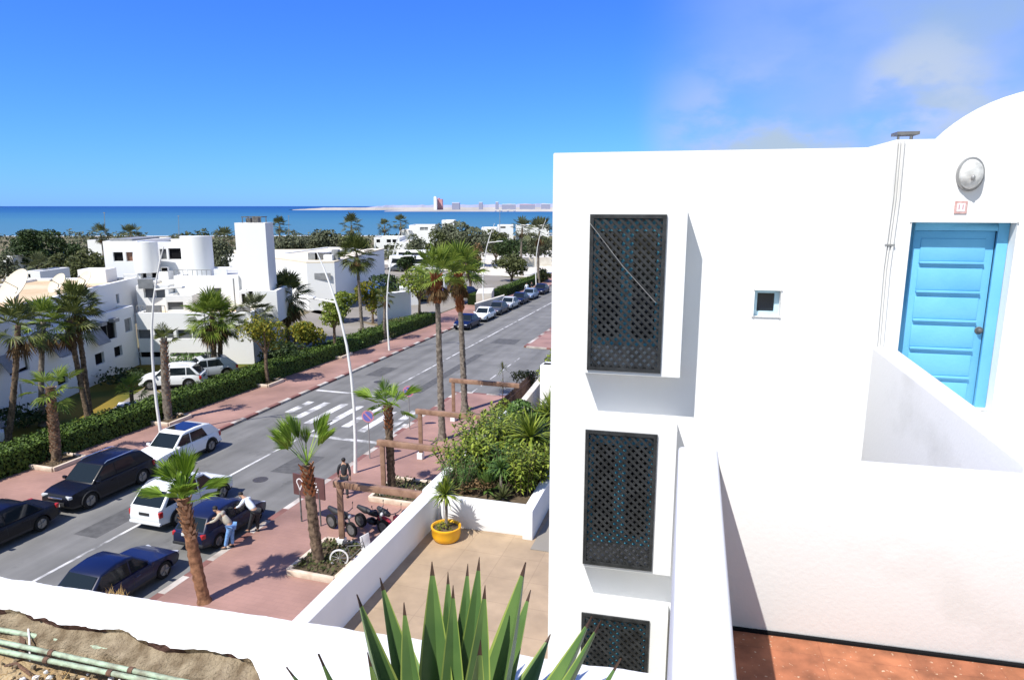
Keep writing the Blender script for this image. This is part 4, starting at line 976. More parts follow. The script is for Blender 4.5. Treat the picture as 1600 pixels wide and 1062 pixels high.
# yellow pot with a small dragon tree
pc = RD(19.25, -8.35, TZ)
pt = thing('potted_plant', 'small spiky tree in a round yellow pot on the tiled terrace', 'potted plant', pc)
mb = MB(); mb.lathe(pc, [(0, 0), (.38, 0), (.44, .06), (.475, .2), (.48, .38), (.50, .41), (.50, .47), (.45, .48), (.42, .44), (.41, .40)], 32); mb.build('pot', [M['yellow']], pt, True)
mb = MB(); mb.lathe(pc, [(0, .43), (.2, .42), (.42, .40)], 20); mb.build('soil', [M['bed_soil']], pt)
mb = MB(); mb.tube([pc+V((0, 0, .4)), pc+V((.02, .0, 1.0)), pc+V((-.01, .02, 1.55))], [.055, .045, .05], 9, 0, True, .08); mb.build('stem', [M['bark_grey']], pt, True)
mb = MB(); blades(mb, pc+V((-.01, .02, 1.55)), 150, .66, .03, -15, 88, .6); mb.build('leaves', [M['leaf_lime']], pt)
mb = MB(); leaves(mb, pc+V((0, 0, .5)), .34, .34, .1, 90, .05, 8, .5); mb.build('ground_leaves', [M['leaf_yel']], pt)
for dx, lab in ((-.62, 'left thin white pipe beside the yellow pot'), (-.45, 'right thin white pipe beside the yellow pot')):
    p = RD(20.08, -8.35+dx, TZ); mb = MB(); mb.tube([p, p+V((0, 0, .95))], .014, 6); tag(mb.build('drain_pipe', [M['sign_white']], None, loc=p), lab, 'pipe', 'thin pipes on the planter corner')
BZ = 3.08
# plants of the raised bed, each with its own look
GP = 'plants in the raised bed'
bush('oleander', 'tall yellow green bush at the street side corner of the raised bed', RD(24.6, -8.7, BZ), 1.95, 2.5, 'leaf_lime', 44, 40, .36, .05, group=GP)
bush('oleander', 'yellow green bush in the middle of the raised bed', RD(22.9, -8.0, BZ), 1.6, 2.0, 'leaf_lime', 36, 38, .36, .05, group=GP)
bush('oleander', 'loose bush overhanging the street side of the bed by the tall palm', RD(22.7, -9.2, BZ), 1.5, 1.8, 'leaf_lime', 26, 34, .3, .042, group=GP)
shrub('dark_shrub', 'dark green glossy shrub at the back centre of the raised bed', RD(26.2, -7.7, BZ), 1.9, 2.0, 'leaf_mid', 1600, .11, group=GP, clear=.05)
bush('oleander', 'large lime bush filling the far street corner of the bed', RD(27.3, -8.8, BZ), 1.3, 2.4, 'leaf_lime', 34, 34, .38, .052, group=GP)
spiky('yucca', 'large yucca with radiating sword leaves near the house end of the bed', RD(23.9, -6.8, BZ), 1.25, 150, 1.3, .05, 'leaf_lime', ((0, 0, 1),), (-25, 80), GP)
spiky('yucca', 'second yucca behind, against the white house', RD(26.0, -6.4, BZ), 1.5, 150, 1.2, .05, 'leaf_lime', ((0, 0, 1), (-.4, .3, .7)), (-30, 80), GP)
bush('oleander', 'narrow upright bush at the right front corner of the bed', RD(21.6, -6.45, BZ), 1.8, 1.1, 'leaf_lime', 30, 40, .27, .038, group=GP)
bush('oleander', 'bush touching the right wall of the bed, below the large yucca', RD(22.9, -6.3, BZ), 1.35, 1.4, 'leaf_lime', 28, 34, .33, .045, group=GP)
bush('oleander', 'deep green bush behind the grey rosettes', RD(22.3, -7.2, BZ), 1.5, 1.5, 'leaf_mid', 28, 32, .3, .03, group=GP)
spiky('blue_agave', 'grey green rosette of broad blades at the front of the bed', RD(21.2, -7.6, BZ), .12, 46, 1.0, .06, 'leaf_mid', ((0, 0, 1),), (15, 80), GP, .3)
spiky('blue_agave', 'low grey rosette beside the front wall of the bed', RD(20.85, -6.9, BZ), .08, 34, .6, .04, 'leaf_olive', ((0, 0, 1),), (10, 70), GP, .3)
spiky('ponytail_palm', 'short yellow stemmed plant with a tuft of leaves at the bed front', RD(21.1, -7.05, BZ), 1.0, 90, .6, .03, 'leaf_mid', ((0, 0, 1),), (-20, 80), GP, .8)
shrub('red_shrub', 'low reddish brown ground plant at the front wall of the bed', RD(20.95, -7.9, BZ), .6, 1.7, 'palm_dead', 600, .055, d=.7, group=GP, clear=.02)
bush('oleander', 'grey green soft bush at the front left corner of the bed', RD(21.2, -8.7, BZ), 1.3, 1.6, 'leaf_mid', 34, 34, .2, .02, group=GP)
shrub('dark_shrub', 'shaded dark bush between the two yuccas', RD(25.0, -7.0, BZ), 1.3, 1.6, 'leaf_dark', 900, .09, group=GP, clear=.03)
# garden behind the bed up to the side street
shrub('leafy_shrub', 'bright lime bush close to the left edge of the white house', RD(35.5, -9.0+.9, 1.6), 2.4, 1.9, 'leaf_lime', 900, .1, group='bushes in the corner garden')
shrub('leafy_shrub', 'tall lime bush behind the white gate pillar', RD(40.5, -10.2, 1.0), 3.4, 1.8, 'leaf_lime', 900, .1, group='bushes in the corner garden')
shrub('leafy_shrub', 'small lime bush leaning on the dark picket fence', RD(36, -11.7, .13), 2.0, 1.5, 'leaf_lime', 600, .08, group='bushes in the corner garden')
shrub('dark_shrub', 'dark bush under the white gate pillar', RD(33.5, -8.5, 1.6), 1.8, 1.6, 'leaf_mid', 600, .08, group='bushes in the corner garden')
shrub('dry_creeper', 'olive brown creeper covering the far end of the picket fence', RD(43.8, -12.5, .13), 1.9, 3.2, 'leaf_olive', 1100, .08, d=1.2, group='bushes in the corner garden')
gate = thing('garden_gate', 'white masonry gate pillars with a dark opening in the corner garden', 'gate', RD(37.6, -9.2, 1.6))
mb = MB(); mb.cbox(RD(37.4, -9.6, 0), .75, .75, 4.0, -rad(17.5)); mb.cbox(RD(38.1, -8.0, 0), .7, .7, 4.3, -rad(17.5)); mb.prism([RD(37.2, -9.9, 3.6), RD(37.5, -8, 3.6), RD(38.3, -8, 3.6), RD(38, -9.9, 3.6)], (0, 0, .4)); mb.build('pillar', [M['plaster']], gate, True, bevel=.03)
mb = MB(); mb.prism([RD(38, -9.5, 1.2), RD(38.1, -8.1, 1.2), RD(38.2, -8.1, 1.2), RD(38.1, -9.5, 1.2)], (0, 0, 2.3)); mb.build('door', [M['void']], gate)  # near-black slab filling the gate opening, its shade put into the colour
wallthing('garden_wall', 'low cream wall below the picket fence of the corner garden', [RD(30, -10.4), RD(30, -10.05), RD(43.2, -10.9), RD(43.2, -11.3)], 0, 2.2, M['ramp_stone'])
fc = thing('picket_fence', 'dark brown slatted fence along the corner garden', 'fence', RD(38.5, -12.3, .13))
mb = MB(); n = 62
for i in range(n):
    s = 33+i*.19; t = -12.35-.1*(s-33)/10; p = RD(s, t, .13); mb.cbox(p, .11, .03, 1.55+.03*math.sin(i*3), ROADZ)
mb.build('slats', [M['wood_dark']], fc)
for z in (.5, 1.35):
    mb = MB(); mb.bar(RD(33, -12.31, z), RD(44.8, -12.43, z), .05, .08); mb.build('rail', [M['wood']], fc)
wallthing('utility_box', 'small white cabinet standing at the side street corner', [RD(46.2, -9.6), RD(46.2, -8.8), RD(46.9, -8.8), RD(46.9, -9.6)], .0, 1.7, M['plaster'], .02, 'cabinet')

# ======================= PAVEMENT SIDE =================================================
PG = [(21.2, -13.55, -9.75, 'nearest brown timber pergola frame, reaching from the pavement to the white wall'), (25.8, -14.2, -9.8, 'second brown pergola frame, beside the young palm in the kerbed bed'),
      (30.6, -14.6, -9.9, 'third brown pergola frame, rising by the white block'), (37.0, -15.4, -11.2, 'farthest brown pergola frame, next to the picket fence')]
for s, t0, t1, lab in PG:
    o = thing('pergola_frame', lab, 'pergola', RD(s, t0, .13), 0, 'pergola frames over the pavement')
    mb = MB(); mb.bar(RD(s, t0, .13), RD(s, t0, 2.55), .2, .2); mb.build('post', [M['wood']], o, True, bevel=.012)
    mb = MB(); mb.bar(RD(s, t0-.22, 2.68), RD(s, t1, 2.68), .22, .25); mb.build('beam', [M['wood']], o, True, bevel=.012)
    mb = MB(); mb.cbox(RD(s-.02, t0-.02, .13), .3, .3, .34, -rad(17.5)); mb.build('plinth', [M['plaster']], o, bevel=.02)
wallthing('white_block', 'white cube at the foot of the third pergola frame', [RD(28.3, -11.6), RD(28.3, -10.9), RD(29, -10.9), RD(29, -11.6)], .13, .95, M['plaster'], .03, 'block')
def kerbed_bed(label, s0, s1, t0, t1, n, leaf):
    o = thing('tree_bed', label, 'flower bed', RD((s0+s1)/2, (t0+t1)/2, .13), 0, 'kerbed beds round the pavement palms'); mb = MB(); k = .16
    for p, q_ in (((s0, t0), (s1, t0)), ((s1, t0), (s1, t1)), ((s1, t1), (s0, t1)), ((s0, t1), (s0, t0))): mb.bar(RD(*p, .23), RD(*q_, .23), k, .22)
    mb.build('kerb_stones', [M['kerb_s']], o, True, bevel=.02)
    mb = MB(); mb.face([RD(s0, t0, .25), RD(s1, t0, .25), RD(s1, t1, .25), RD(s0, t1, .25)]); mb.build('soil', [M['bed_soil']], o)
    if n:
        mb = MB(); c = RD((s0+s1)/2, (t0+t1)/2, .33)
        for i in range(n):
            p = RD(rnd(s0+.1, s1-.1), rnd(t0+.1, t1-.1), rnd(.27, .5)); nn = rdir(); u = nn.orthogonal().normalized()*rnd(.04, .09); w_ = nn.cross(u)*.6; mb.add([p-u, p-w_, p+u, p+w_], [(0, 1, 2, 3)])
        pl = tag(mb.build('low_plants', [M[leaf]], o), kind='stuff')
kerbed_bed('kerbed bed round the leaning palm by the white wheeled bicycle', 18.8, 21.3, -14.3, -12.4, 420, 'leaf_olive')
kerbed_bed('kerbed bed with red flowers round the palm behind the second pergola frame', 25.2, 27.6, -14.6, -12.2, 420, 'leaf_olive')
for i, s in enumerate((24.4, 31.8, 41.1, 51.0, 58.3, 68.6)):
    kerbed_bed(['low stone kerb bed at the rough palm behind the blue black car', 'kerbed bed beside the leftmost street lamp', 'kerbed bed round the yellow tree on the far pavement', 'kerbed bed at the thin yellow green tree', 'kerbed bed at the dark bare trunk by the second lamp', 'farthest kerbed bed on the far pavement'][i], s-.9, s+.9, -33.0, -31.2, 60, 'palm_dead')
# palms in the pavement on our side
def topat(x, y, s, t):
    b_ = RD(s, t); return at(x, y, b_.y)
palm('young_palm', 'leaning young palm with upright lime fronds beside the white off-road car', RD(16.5, -15.9, .1), topat(286, 778, 16.5, -15.9), .2, .17, 5, .5, .75, 'palm_young', 'bark_red', (10, 80), boot=(.62, .98, .17, 60, 'boot_tan'), seg=26,
     custom=[((-.55, .1, .75), .75, .95, 120), ((-.15, .3, 1), .8, 1.05, 80), ((.12, .2, 1), .85, 1.0, 70), ((.75, .2, .42), .8, .95, 70), ((-.85, -.1, .25), .7, .95, 110), ((.3, -.5, .5), .5, .7, 100), ((-.3, .6, .45), .6, .8, 120)], droop=.35)
palm('young_palm', 'young palm with two bunched upright fronds beside the brown map board', RD(19.7, -13.6, .1), topat(479, 726, 19.7, -13.6), .21, .17, 0, .5, .7, 'palm_young', 'bark', (10, 80), boot=(.70, .98, .17, 60, 'boot_red'), seg=26,
     custom=[((-.38, .1, 1), 1.1, 1.15, 85), ((-.5, -.2, .85), 1.1, 1.05, 95), ((.36, .2, 1), 1.25, 1.15, 85), ((.45, -.1, .8), 1.1, .95, 75), ((-.1, .3, 1), .9, .8, 60), ((-.6, .3, .5), 1.0, .9, 110), ((.3, .4, .9), 1.2, .9, 60)], droop=.45)
palm('young_palm', 'young palm with drooping green side fronds rising behind the second pergola frame', RD(26.2, -14.0, .1), topat(606, 632, 26.2, -14.0), .2, .16, 10, .55, .8, 'palm_young', 'bark', (-10, 75), boot=(.72, .98, .16, 46, 'boot_red'), seg=18,
     custom=[((-.95, 0, .45), .9, 1.0, 110), ((.85, .1, .5), .9, 1.1, 70), ((.1, -.6, .3), .5, .8, 150)])
palm('tall_palm', 'tall palm with a brown swollen neck, left one of the pair over the road', RD(33.6, -14.7, .1), topat(682, 428, 33.6, -14.7), .21, .12, 20, .9, 1.05, 'palm_lit', 'bark_grey', (-25, 88), 14, (.83, .985, .19, 150, 'boot_red', .36), wind=(.15, 0, .2), bow=.05, seg=18)
palm('tall_palm', 'tall palm with a rust red upper trunk, right one of the pair over the road', RD(39.1, -15.5, .1), topat(716, 425, 39.1, -15.5), .22, .13, 26, 1.0, 1.25, 'palm_lit', 'bark_grey', (-30, 88), 10, (.72, .985, .17, 220, 'boot_red', .34), wind=(.05, 0, .2), bow=.03, seg=18)
# signs
for s, t, lab in ((29.8, -17.15, 'nearer round no parking sign, between the lamp and the road'), (34.8, -17.3, 'farther round no parking sign, beside the zebra crossing')):
    b_ = RD(s, t, .13); o = thing('no_parking_sign', lab, 'road sign', b_, 0, 'no parking signs'); mb = MB(); mb.tube([b_, b_+V((0, 0, 2.55))], .03, 8); mb.build('post', [M['grey_metal']], o, True)
    Rs = Matrix.Rotation(-rad(10), 4, 'Z') @ Matrix.Rotation(rad(90), 4, 'X'); c = b_+V((0, 0, 2.3))+V((0, -.04, 0))
    mb = MB(); mb.lathe(c, [(0, 0), (.33, 0), (.33, .015), (.25, .016)], 28, 0, Rs); pn = mb.build('disc', [M['sign_red']], o, fixn=True)
    mb = MB(); mb.lathe(c, [(.262, .0172), (0, .0172)], 28, 0, Rs); mb.build('blue_face', [M['sign_blue']], pn)
    mb = MB(); d = Rs.to_3x3() @ V((.19, -.19, 0)); mb.bar(c+V((0, -.021, 0))+d, c+V((0, -.021, 0))-d, .006, .07); mb.build('red_bar', [M['sign_red']], pn)
bo = thing('map_board', 'brown information board with a white map pin behind the leaning palm', 'sign board', RD(22.5, -15.6, .13), -rad(24))
c = at(482, 760, RD(22.5, -15.6).y); X = V((math.cos(-rad(24)), math.sin(-rad(24)), 0)); Dn = V((X.y, -X.x, 0))
mb = MB(); mb.box(c-X*.8-V((0, 0, .46)), X*1.6, -Dn*.06, V((0, 0, .92))); pan = mb.build('panel', [M['sign_brown']], bo, bevel=.01)
for k in (-.5, .5):
    mb = MB(); p = c+X*k-Dn*.03; mb.tube([V((p.x, p.y, .13)), p], .035, 8); mb.build('post', [M['dark_metal']], bo, True)
mb = MB(); o_ = c+Dn*.008
def bp_(u, w_): return o_+X*u+V((0, 0, w_))
def ring(cu, cz, ro, ri, n=20, a0=0, a1=360):
    for i in range(n):
        p, q_ = rad(a0+(a1-a0)*i/n), rad(a0+(a1-a0)*(i+1)/n)
        mb.prism([bp_(cu+ro*math.cos(p), cz+ro*math.sin(p)), bp_(cu+ro*math.cos(q_), cz+ro*math.sin(q_)), bp_(cu+ri*math.cos(q_), cz+ri*math.sin(q_)), bp_(cu+ri*math.cos(p), cz+ri*math.sin(p))], Dn*-.006)
ring(-.45, .12, .17, .12, 20, -25, 205)
mb.prism([bp_(-.6, .06), bp_(-.55, .06), bp_(-.45, -.16), bp_(-.45, -.26)], Dn*-.006); mb.prism([bp_(-.3, .06), bp_(-.45, -.26), bp_(-.45, -.16), bp_(-.35, .06)], Dn*-.006)
mb.build('pin_emblem', [M['sign_white']], pan)
mb = MB()
for u0, u1, z0, z1 in ((.2, .42, .16, .22), (.24, .34, .04, .13), (.36, .44, .02, .1), (.18, .3, -.06, .0), (.34, .5, -.1, -.04), (.22, .46, -.2, -.15)): mb.prism([bp_(u0, z0), bp_(u1, z0+.02), bp_(u1, z1+.02), bp_(u0, z1)], Dn*-.006)
mb.build('white_lettering', [M['sign_white']], pan)
st = thing('dry_stalk', 'thin dry flower stalk standing in the corner garden against the road', 'plant', RD(40, -13.3, .13))
b_ = RD(40, -13.3, .13); mb = MB(); mb.tube([b_, b_+V((.1, 0, 1.6)), b_+V((.05, .05, 3.0))], [.03, .022, .01], 6); mb.build('stem', [M['bark']], st, True)
mb = MB(); blades(mb, b_+V((.05, .05, 2.7)), 40, .6, .02, -40, 85, .8); blades(mb, b_+V((.1, 0, 1.7)), 22, .55, .02, -40, 60, .8); mb.build('leaves', [M['leaf_olive']], st)
# cafe furniture, bikes
table('red topped cafe table close under the white terrace wall', RD(20.9, -11.0, .13), M['red_cloth'], .45)
table('dark round cafe table behind the white chair', RD(23.3, -11.6, .13), M['wood_dark'], .42)
table('dark cafe table nearest the second kerbed bed', RD(24.6, -11.6, .13), M['wood_dark'], .42)
CG = 'white cafe chairs'
chair('white chair beside the red topped table, nearest the bicycle', RD(20.6, -12.0, .13), -.6, M['white_metal'], CG)
chair('white chair standing behind the red scooter', RD(22.6, -11.3, .13), -.3, M['white_metal'], CG)
chair('white chair by the kerbed bed with red flowers', RD(25.0, -11.9, .13), .2, M['cloth_white'], CG)
scooter('black motorcycle parked at the foot of the nearest pergola post', 22.2, -14.2, ROADZ-1.9, M['plastic'], 'parked motorbikes')
scooter('second black motorcycle, tucked behind the pergola post', 22.7, -13.1, ROADZ-1.8, M['car_black'], 'parked motorbikes')
scooter('red scooter with black seat among the cafe chairs', 22.7, -12.3, ROADZ-2.0, M['red'], 'parked motorbikes', False)
# bicycle
rz = ROADZ-1.2; bb = RD(20.0, -12.35, .13); bi = thing('bicycle', 'white wheeled bicycle leaning by the terrace wall', 'bicycle', bb, rz)
X = V((math.cos(rz), math.sin(rz), 0))
def P(x, z): return bb+X*x+V((0, 0, z))
Rm = Matrix.Rotation(rz, 4, 'Z') @ Matrix.Rotation(rad(90), 4, 'X')
for x in (-.52, .52):
    mb = MB(); mb.lathe(P(x, .34), [(.29, -.02), (.34, -.02), (.34, .02), (.29, .02), (.29, -.02)], 24, 0, Rm)
    for k in range(9): a = k*.698; mb.bar(P(x, .34), P(x, .34)+X*.3*math.cos(a)+V((0, 0, .3*math.sin(a))), .006)
    mb.build('wheel', [M['white_metal']], bi)
mb = MB()
for p, q_ in (((-.52, .34), (-.1, .34)), ((-.1, .34), (.38, .8)), ((-.1, .34), (-.22, .85)), ((-.22, .8), (.38, .82)), ((-.52, .34), (-.2, .78)), ((.52, .34), (.36, .95))): mb.tube([P(*p), P(*q_)], .018, 6)
mb.build('frame', [M['dark_metal']], bi, True)
mb = MB(); mb.tube([P(-.34, .9), P(-.22, .93), P(-.08, .91)], [.07, .06, .02], 8); mb.build('saddle', [M['plastic']], bi, True)
S_ = V((-X.y, X.x, 0)); mb = MB(); mb.tube([P(.28, 1.0)+S_*.28, P(.36, .98), P(.28, 1.0)-S_*.28], .013, 6); mb.build('handlebar', [M['dark_metal']], bi, True)
# lamps
lamp('leftmost tall white street lamp, beside the white car with glass roof', 29.3, -30.2, 1)
lamp('nearest tall white street lamp, leaning over the road on the near pavement', 27.9, -16.9, -1)
lamp('white street lamp on the far pavement, halfway along the hedge', 54.5, -28.9, 1)
lamp('white street lamp on the far pavement, behind the row of parked cars', 80.7, -29.2, 1)
lamp('farthest white street lamp on the far pavement', 106, -29.3, 1)
lamp('white street lamp next to the left edge of the white house, leaning left', 83.0, -16.8, -1)
# ======================= CARS ================================================================
GC = 'cars along the main road'
c1 = car('white car with a dark glass roof at the far kerb', M['car_white'], 4.5, 1.86, 1.63, 'suv', roofglass=True, group=GC); park(c1, 27.1, -26.85, -1)
c2 = car('large blue black car with roof rails at the far kerb', M['car_black'], 4.65, 1.88, 1.70, 'suv', rails=True, group=GC); park(c2, 22.5, -26.9, -1)
c3 = car('blue black saloon at the left edge, ahead of the large dark car', M['car_black'], 4.5, 1.8, 1.47, 'sedan', rw=.32, group=GC); park(c3, 17.5, -26.9, -1)
c4 = car('white boxy off-road car on the centre line, seen from behind', M['car_white'], 4.33, 1.82, 1.69, 'suv', rails=True, black_plate=True, third=True, group=GC); park(c4, 22.2, -21.95, 1)
c5 = car('dark violet blue hatchback at the near kerb with two people leaning on it', M['car_navy'], 3.8, 1.64, 1.42, 'hatch', rw=.29, group=GC); park(c5, 21.0, -18.95, 1)
c6 = car('deep blue saloon at the near kerb, half hidden by the foreground parapet', M['car_blue'], 4.4, 1.76, 1.45, 'sedan', rw=.32, group=GC); park(c6, 16.1, -19.3, 1)
far = car('dark blue car, first of the far parked row', M['car_blue'], 4.4, 1.8, 1.5, 'sedan', rw=.31, group='far row of parked cars'); park(far, 68.6, -26.75, -1)
for s, col, lab in ((74.0, 'car_white', 'white car, second in the far parked row'), (79.0, 'car_grey', 'dark grey car, third in the far parked row'), (83.6, 'car_silver', 'silver car, fourth in the far parked row'),
                    (88.4, 'car_navy', 'navy car, fifth in the far parked row'), (93.4, 'car_steel', 'steel blue car, sixth in the far parked row'), (99.5, 'car_blue', 'deep blue car, last of the far parked row')):
    copy_thing(far, RD(s, -26.75, .004), ROADZ+math.pi, lab, 'far row of parked cars', swap={'deep_blue_car_paint': M[col]})
suv2 = copy_thing(c4, G(272, 604)+V((0, 0, .02)), rad(190), 'white off-road car parked in the hotel drive behind the hedge', 'cars in the hotel drive')
copy_thing(c1, G(322, 590)+V((0, 0, .02)), rad(215), 'silver car parked behind the white one in the hotel drive', 'cars in the hotel drive', swap={'white_car_paint': M['car_silver']})
for x, y, a, col, lab in ((622, 424, 150, 'car_grey', 'dark car beside the two coaches'), (662, 470, 200, 'car_grey', 'grey car by the low white wall'), (733, 463, 60, 'car_navy', 'navy car in the car park behind the tall palms'), (722, 462, 70, 'car_grey', 'dark grey car in the car park behind the tall palms')):
    copy_thing(far, G(x, y)+V((0, 0, .02)), rad(a), lab, 'cars in the car park', swap={'deep_blue_car_paint': M[col]})
def box_vehicle(name, label, cat, p, rz, L, W, H, z0, group=None, nwin=5, stripe=None):
    root = thing(name, label, cat, p, rz, group); X = V((math.cos(rz), math.sin(rz), 0)); Yv = V((-X.y, X.x, 0)); p = V(p)
    def Q(x, y, z): return p+X*x+Yv*y+V((0, 0, z))
    mb = MB(); mb.prism([Q(-L/2, -W/2, z0), Q(L/2-.1, -W/2, z0), Q(L/2, -W/2, z0+H*.3), Q(L/2-.35, -W/2, H), Q(-L/2+.1, -W/2, H)], Yv*W); mb.build('body', [M['car_white']], root, True, bevel=.09, fixn=True)
    for sg in (1, -1):
        mb = MB(); mb.box(Q(-L/2+.4, sg*(W/2+.006), H*.52), X*(L-1.1), -Yv*sg*.02, V((0, 0, H*.3))); mb.build('side_windows', [M['carglass']], root)
        if stripe:
            mb = MB(); mb.box(Q(-L/2+.1, sg*(W/2+.006), z0+.12), X*(L-.3), -Yv*sg*.02, V((0, 0, H*.14))); mb.build('stripe', [M[stripe]], root)
    mb = MB(); mb.prism([Q(L/2-.07, -W/2+.15, H*.5), Q(L/2-.07, W/2-.15, H*.5), Q(L/2-.27, W/2-.2, H*.9), Q(L/2-.27, -W/2+.2, H*.9)], X*.1); mb.build('windscreen', [M['carglass']], root, fixn=True)
    mb = MB(); mb.box(Q(-L/2-.01, -W/2+.2, H*.5), Yv*(W-.4), X*.1, V((0, 0, H*.36))); mb.build('rear_window', [M['carglass']], root)
    if stripe: mb = MB(); mb.box(Q(-L/2-.012, -W/2+.05, z0+.1), Yv*(W-.1), X*.1, V((0, 0, H*.16))); mb.build('rear_stripe', [M[stripe]], root)
    Rm = Matrix.Rotation(rz, 4, 'Z') @ Matrix.Rotation(rad(90), 4, 'X')
    for x in (-L*.3, L*.32):
        for sg in (1, -1):
            mb = MB(); mb.lathe(Q(x, sg*(W/2-.12), .42), [(0, .12), (.42, .12), (.42, -.12), (0, -.12)], 16, 0, Rm); mb.build('wheel', [M['tyre']], root, True)
box_vehicle('coach', 'long white coach in the car park, nearer of two', 'coach', G(648, 424), rad(165), 10.5, 2.5, 3.2, .4, 'white coaches', 8)
box_vehicle('coach', 'white coach standing behind the nearer one', 'coach', G(655, 412), rad(165), 10.5, 2.5, 3.2, .4, 'white coaches', 8)
box_vehicle('van', 'white van with a violet band, seen from behind between the trees', 'van', G(693, 456), rad(78), 5.2, 2.0, 2.6, .35, None, 3, 'sign_blue')
# ======================= PEOPLE ===============================================================
def std(lean=0, look=(1, 0, 0), hl=None, hr=None, st=.1, el=None, er=None, bend=0.):
    ch = V((.0+math.sin(lean)*.45, 0, .93+math.cos(lean)*.45)); hd = ch+V((math.sin(lean+bend)*.3+.02, 0, math.cos(lean+bend)*.3)); pel = V((-.02-.25*math.sin(lean), 0, .93)); ch.x -= .25*math.sin(lean)*.5
    J = dict(pel=pel, chest=ch, head=hd, look=V(look))
    for S, sg in (('L', 1), ('R', -1)):
        sh = ch+V((.02, sg*.19, .09*math.cos(lean))); J['sh'+S] = sh
        hand = V((hl if S == 'L' else hr) or sh+V((.1, sg*.08, -.54))); J['ha'+S] = hand
        J['el'+S] = V((el if S == 'L' else er) or (sh.lerp(hand, .5)+V((-.06, sg*.04, -.03))))
        f = st*sg; J['hip'+S] = pel+V((0, sg*.095, -.04)); J['kn'+S] = V((pel.x*.6+f*.5+.03, sg*.1, .49)); J['an'+S] = V((f, sg*.11, .085)); J['to'+S] = V((f+.15, sg*.13, .035))
    return J
cz = math.atan2(*(RD(0, 1)-RD(0, 0)).yx)     # heading of +t
person('person in a grey shirt and blue jeans bending over the dark hatchback', RD(19.75, -17.62, .13), cz+math.pi+.2, std(.55, (1, 0, -.4), (.62, .22, 1.10), (.6, -.2, 1.12), .09), M['cloth_grey'], M['denim'])
person('person in a pale shirt and dark trousers leaning on the dark hatchback', RD(21.15, -17.6, .13), cz+math.pi-.15, std(.75, (1, 0, -.5), (.62, .25, 1.0), (.65, -.15, 1.02), .14), M['cloth_white'], M['cloth_dark'])
person('person in a white top far down the far pavement by the parked cars', G(823, 462)+V((0, 0, .13)), 2.0, std(.02, (1, 0, 0), None, None, .2), M['cloth_white'], M['denim'])
person('person in a dark top far down the far pavement by the parked cars', G(831, 460)+V((0, 0, .13)), 2.2, std(.02, (1, 0, 0), None, None, .15), M['cloth_dark'], M['cloth_grey'])
person('person in black walking along the pavement by the nearest street lamp', RD(25.3, -15.9, .13), ROADZ+.5, std(.05, (1, 0, 0), (.2, .27, .95), (-.12, -.26, .93), .22), M['cloth_dark'], M['cloth_dark'])
# ======================= HEDGES AND LEFT SIDE PLANTING =========================================
def hedge(label, s0, s1, ta, tb, w, h, n, group='clipped hedges'):
    """outer edge runs from (s0, ta) to (s1, tb)"""
    o = thing('hedge', label, 'hedge', RD((s0+s1)/2, (ta+tb)/2-w/2), 0, group)
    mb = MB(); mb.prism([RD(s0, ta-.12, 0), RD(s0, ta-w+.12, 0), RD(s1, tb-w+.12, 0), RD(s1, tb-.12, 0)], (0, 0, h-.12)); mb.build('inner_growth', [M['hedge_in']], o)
    mb = MB()
    for i in range(n):
        f = rnd(0, 1); s = s0+(s1-s0)*f; te = ta+(tb-ta)*f; k = rnd(0, 1)
        wob = .10*noise.noise(V((s*.9, 0, 3)))+.05*noise.noise(V((s*3, 2, 3)))
        if k < .5: t = te+wob*.6+rnd(-.14, .02); z = rnd(.05, h); nn = V((CA, -SA, .3))
        elif k < .93: t = te-rnd(0, w); z = h+wob*.9+rnd(-.1, .06); nn = V((0, 0, 1))
        else: t = te-w; z = rnd(.05, h); nn = V((-CA, SA, .3))
        p = RD(s, t, z); nn = (nn+rdir()*(.9 if k >= .5 else .42)).normalized(); u = nn.orthogonal().normalized(); w_ = nn.cross(u); a = rnd(0, 6.28); u, w_ = u*math.cos(a)+w_*math.sin(a), w_*math.cos(a)-u*math.sin(a)
        q = rnd(.05, .105); mb.add([p-u*q, p-w_*q*.55, p+u*q, p+w_*q*.55], [(0, 1, 2, 3)])
    mb.build('leaves', [M['hedge']], o); return o
hedge('long dark clipped hedge along the far pavement, in front of the hotel', 14, 70, -33.0, -30.9, 2.0, 1.25, 34000)
hedge('short hedge end past the car park entrance', 84, 91, -30.6, -30.5, 2.2, 1.5, 3500)
hedge('farthest hedge by the last street lamp', 94, 118, -30.4, -30.4, 2.0, 1.3, 4500)
# pavement trees on the far side
def crownpx(x, y, base): return at(x, y, base.y)
def pv(s, t): return RD(s, t, .13)
GPL = 'palms and trees along the hotel hedge'
b_ = pv(24.4, -32.1); palm('rough_palm', 'palm with a rough scaly trunk and low light green fronds behind the blue black car', b_, crownpx(78, 604, b_), .24, .19, 12, .75, .85, 'palm_lit', 'bark', (-40, 55), boot=(.12, .98, .2, 170, 'boot_tan', .18), group=GPL, seg=14)
b_ = pv(31.8, -32.1); palm('rough_palm', 'palm with a scaly trunk and tiny dark crown beside the leftmost lamp', b_, crownpx(256, 528, b_), .26, .18, 7, .5, .7, 'palm', 'bark_grey', (5, 85), boot=(.05, .96, .2, 170, 'boot_tan', .18), group=GPL, seg=14, custom=[((1, .1, .25), .9, .5, 40)])
tree('yellow_tree', 'small tree with yellow and orange leaves over the hedge, centre left', pv(41.1, -31.9), 5.4, 3.6, 'leaf_yel', 1900, .12, .42, 12, GPL)
tree('yellow_tree', 'green and yellow young tree left of the second lamp', pv(51.0, -32.3), 5.0, 3.0, 'leaf_lime', 1500, .13, .48, 12, GPL)
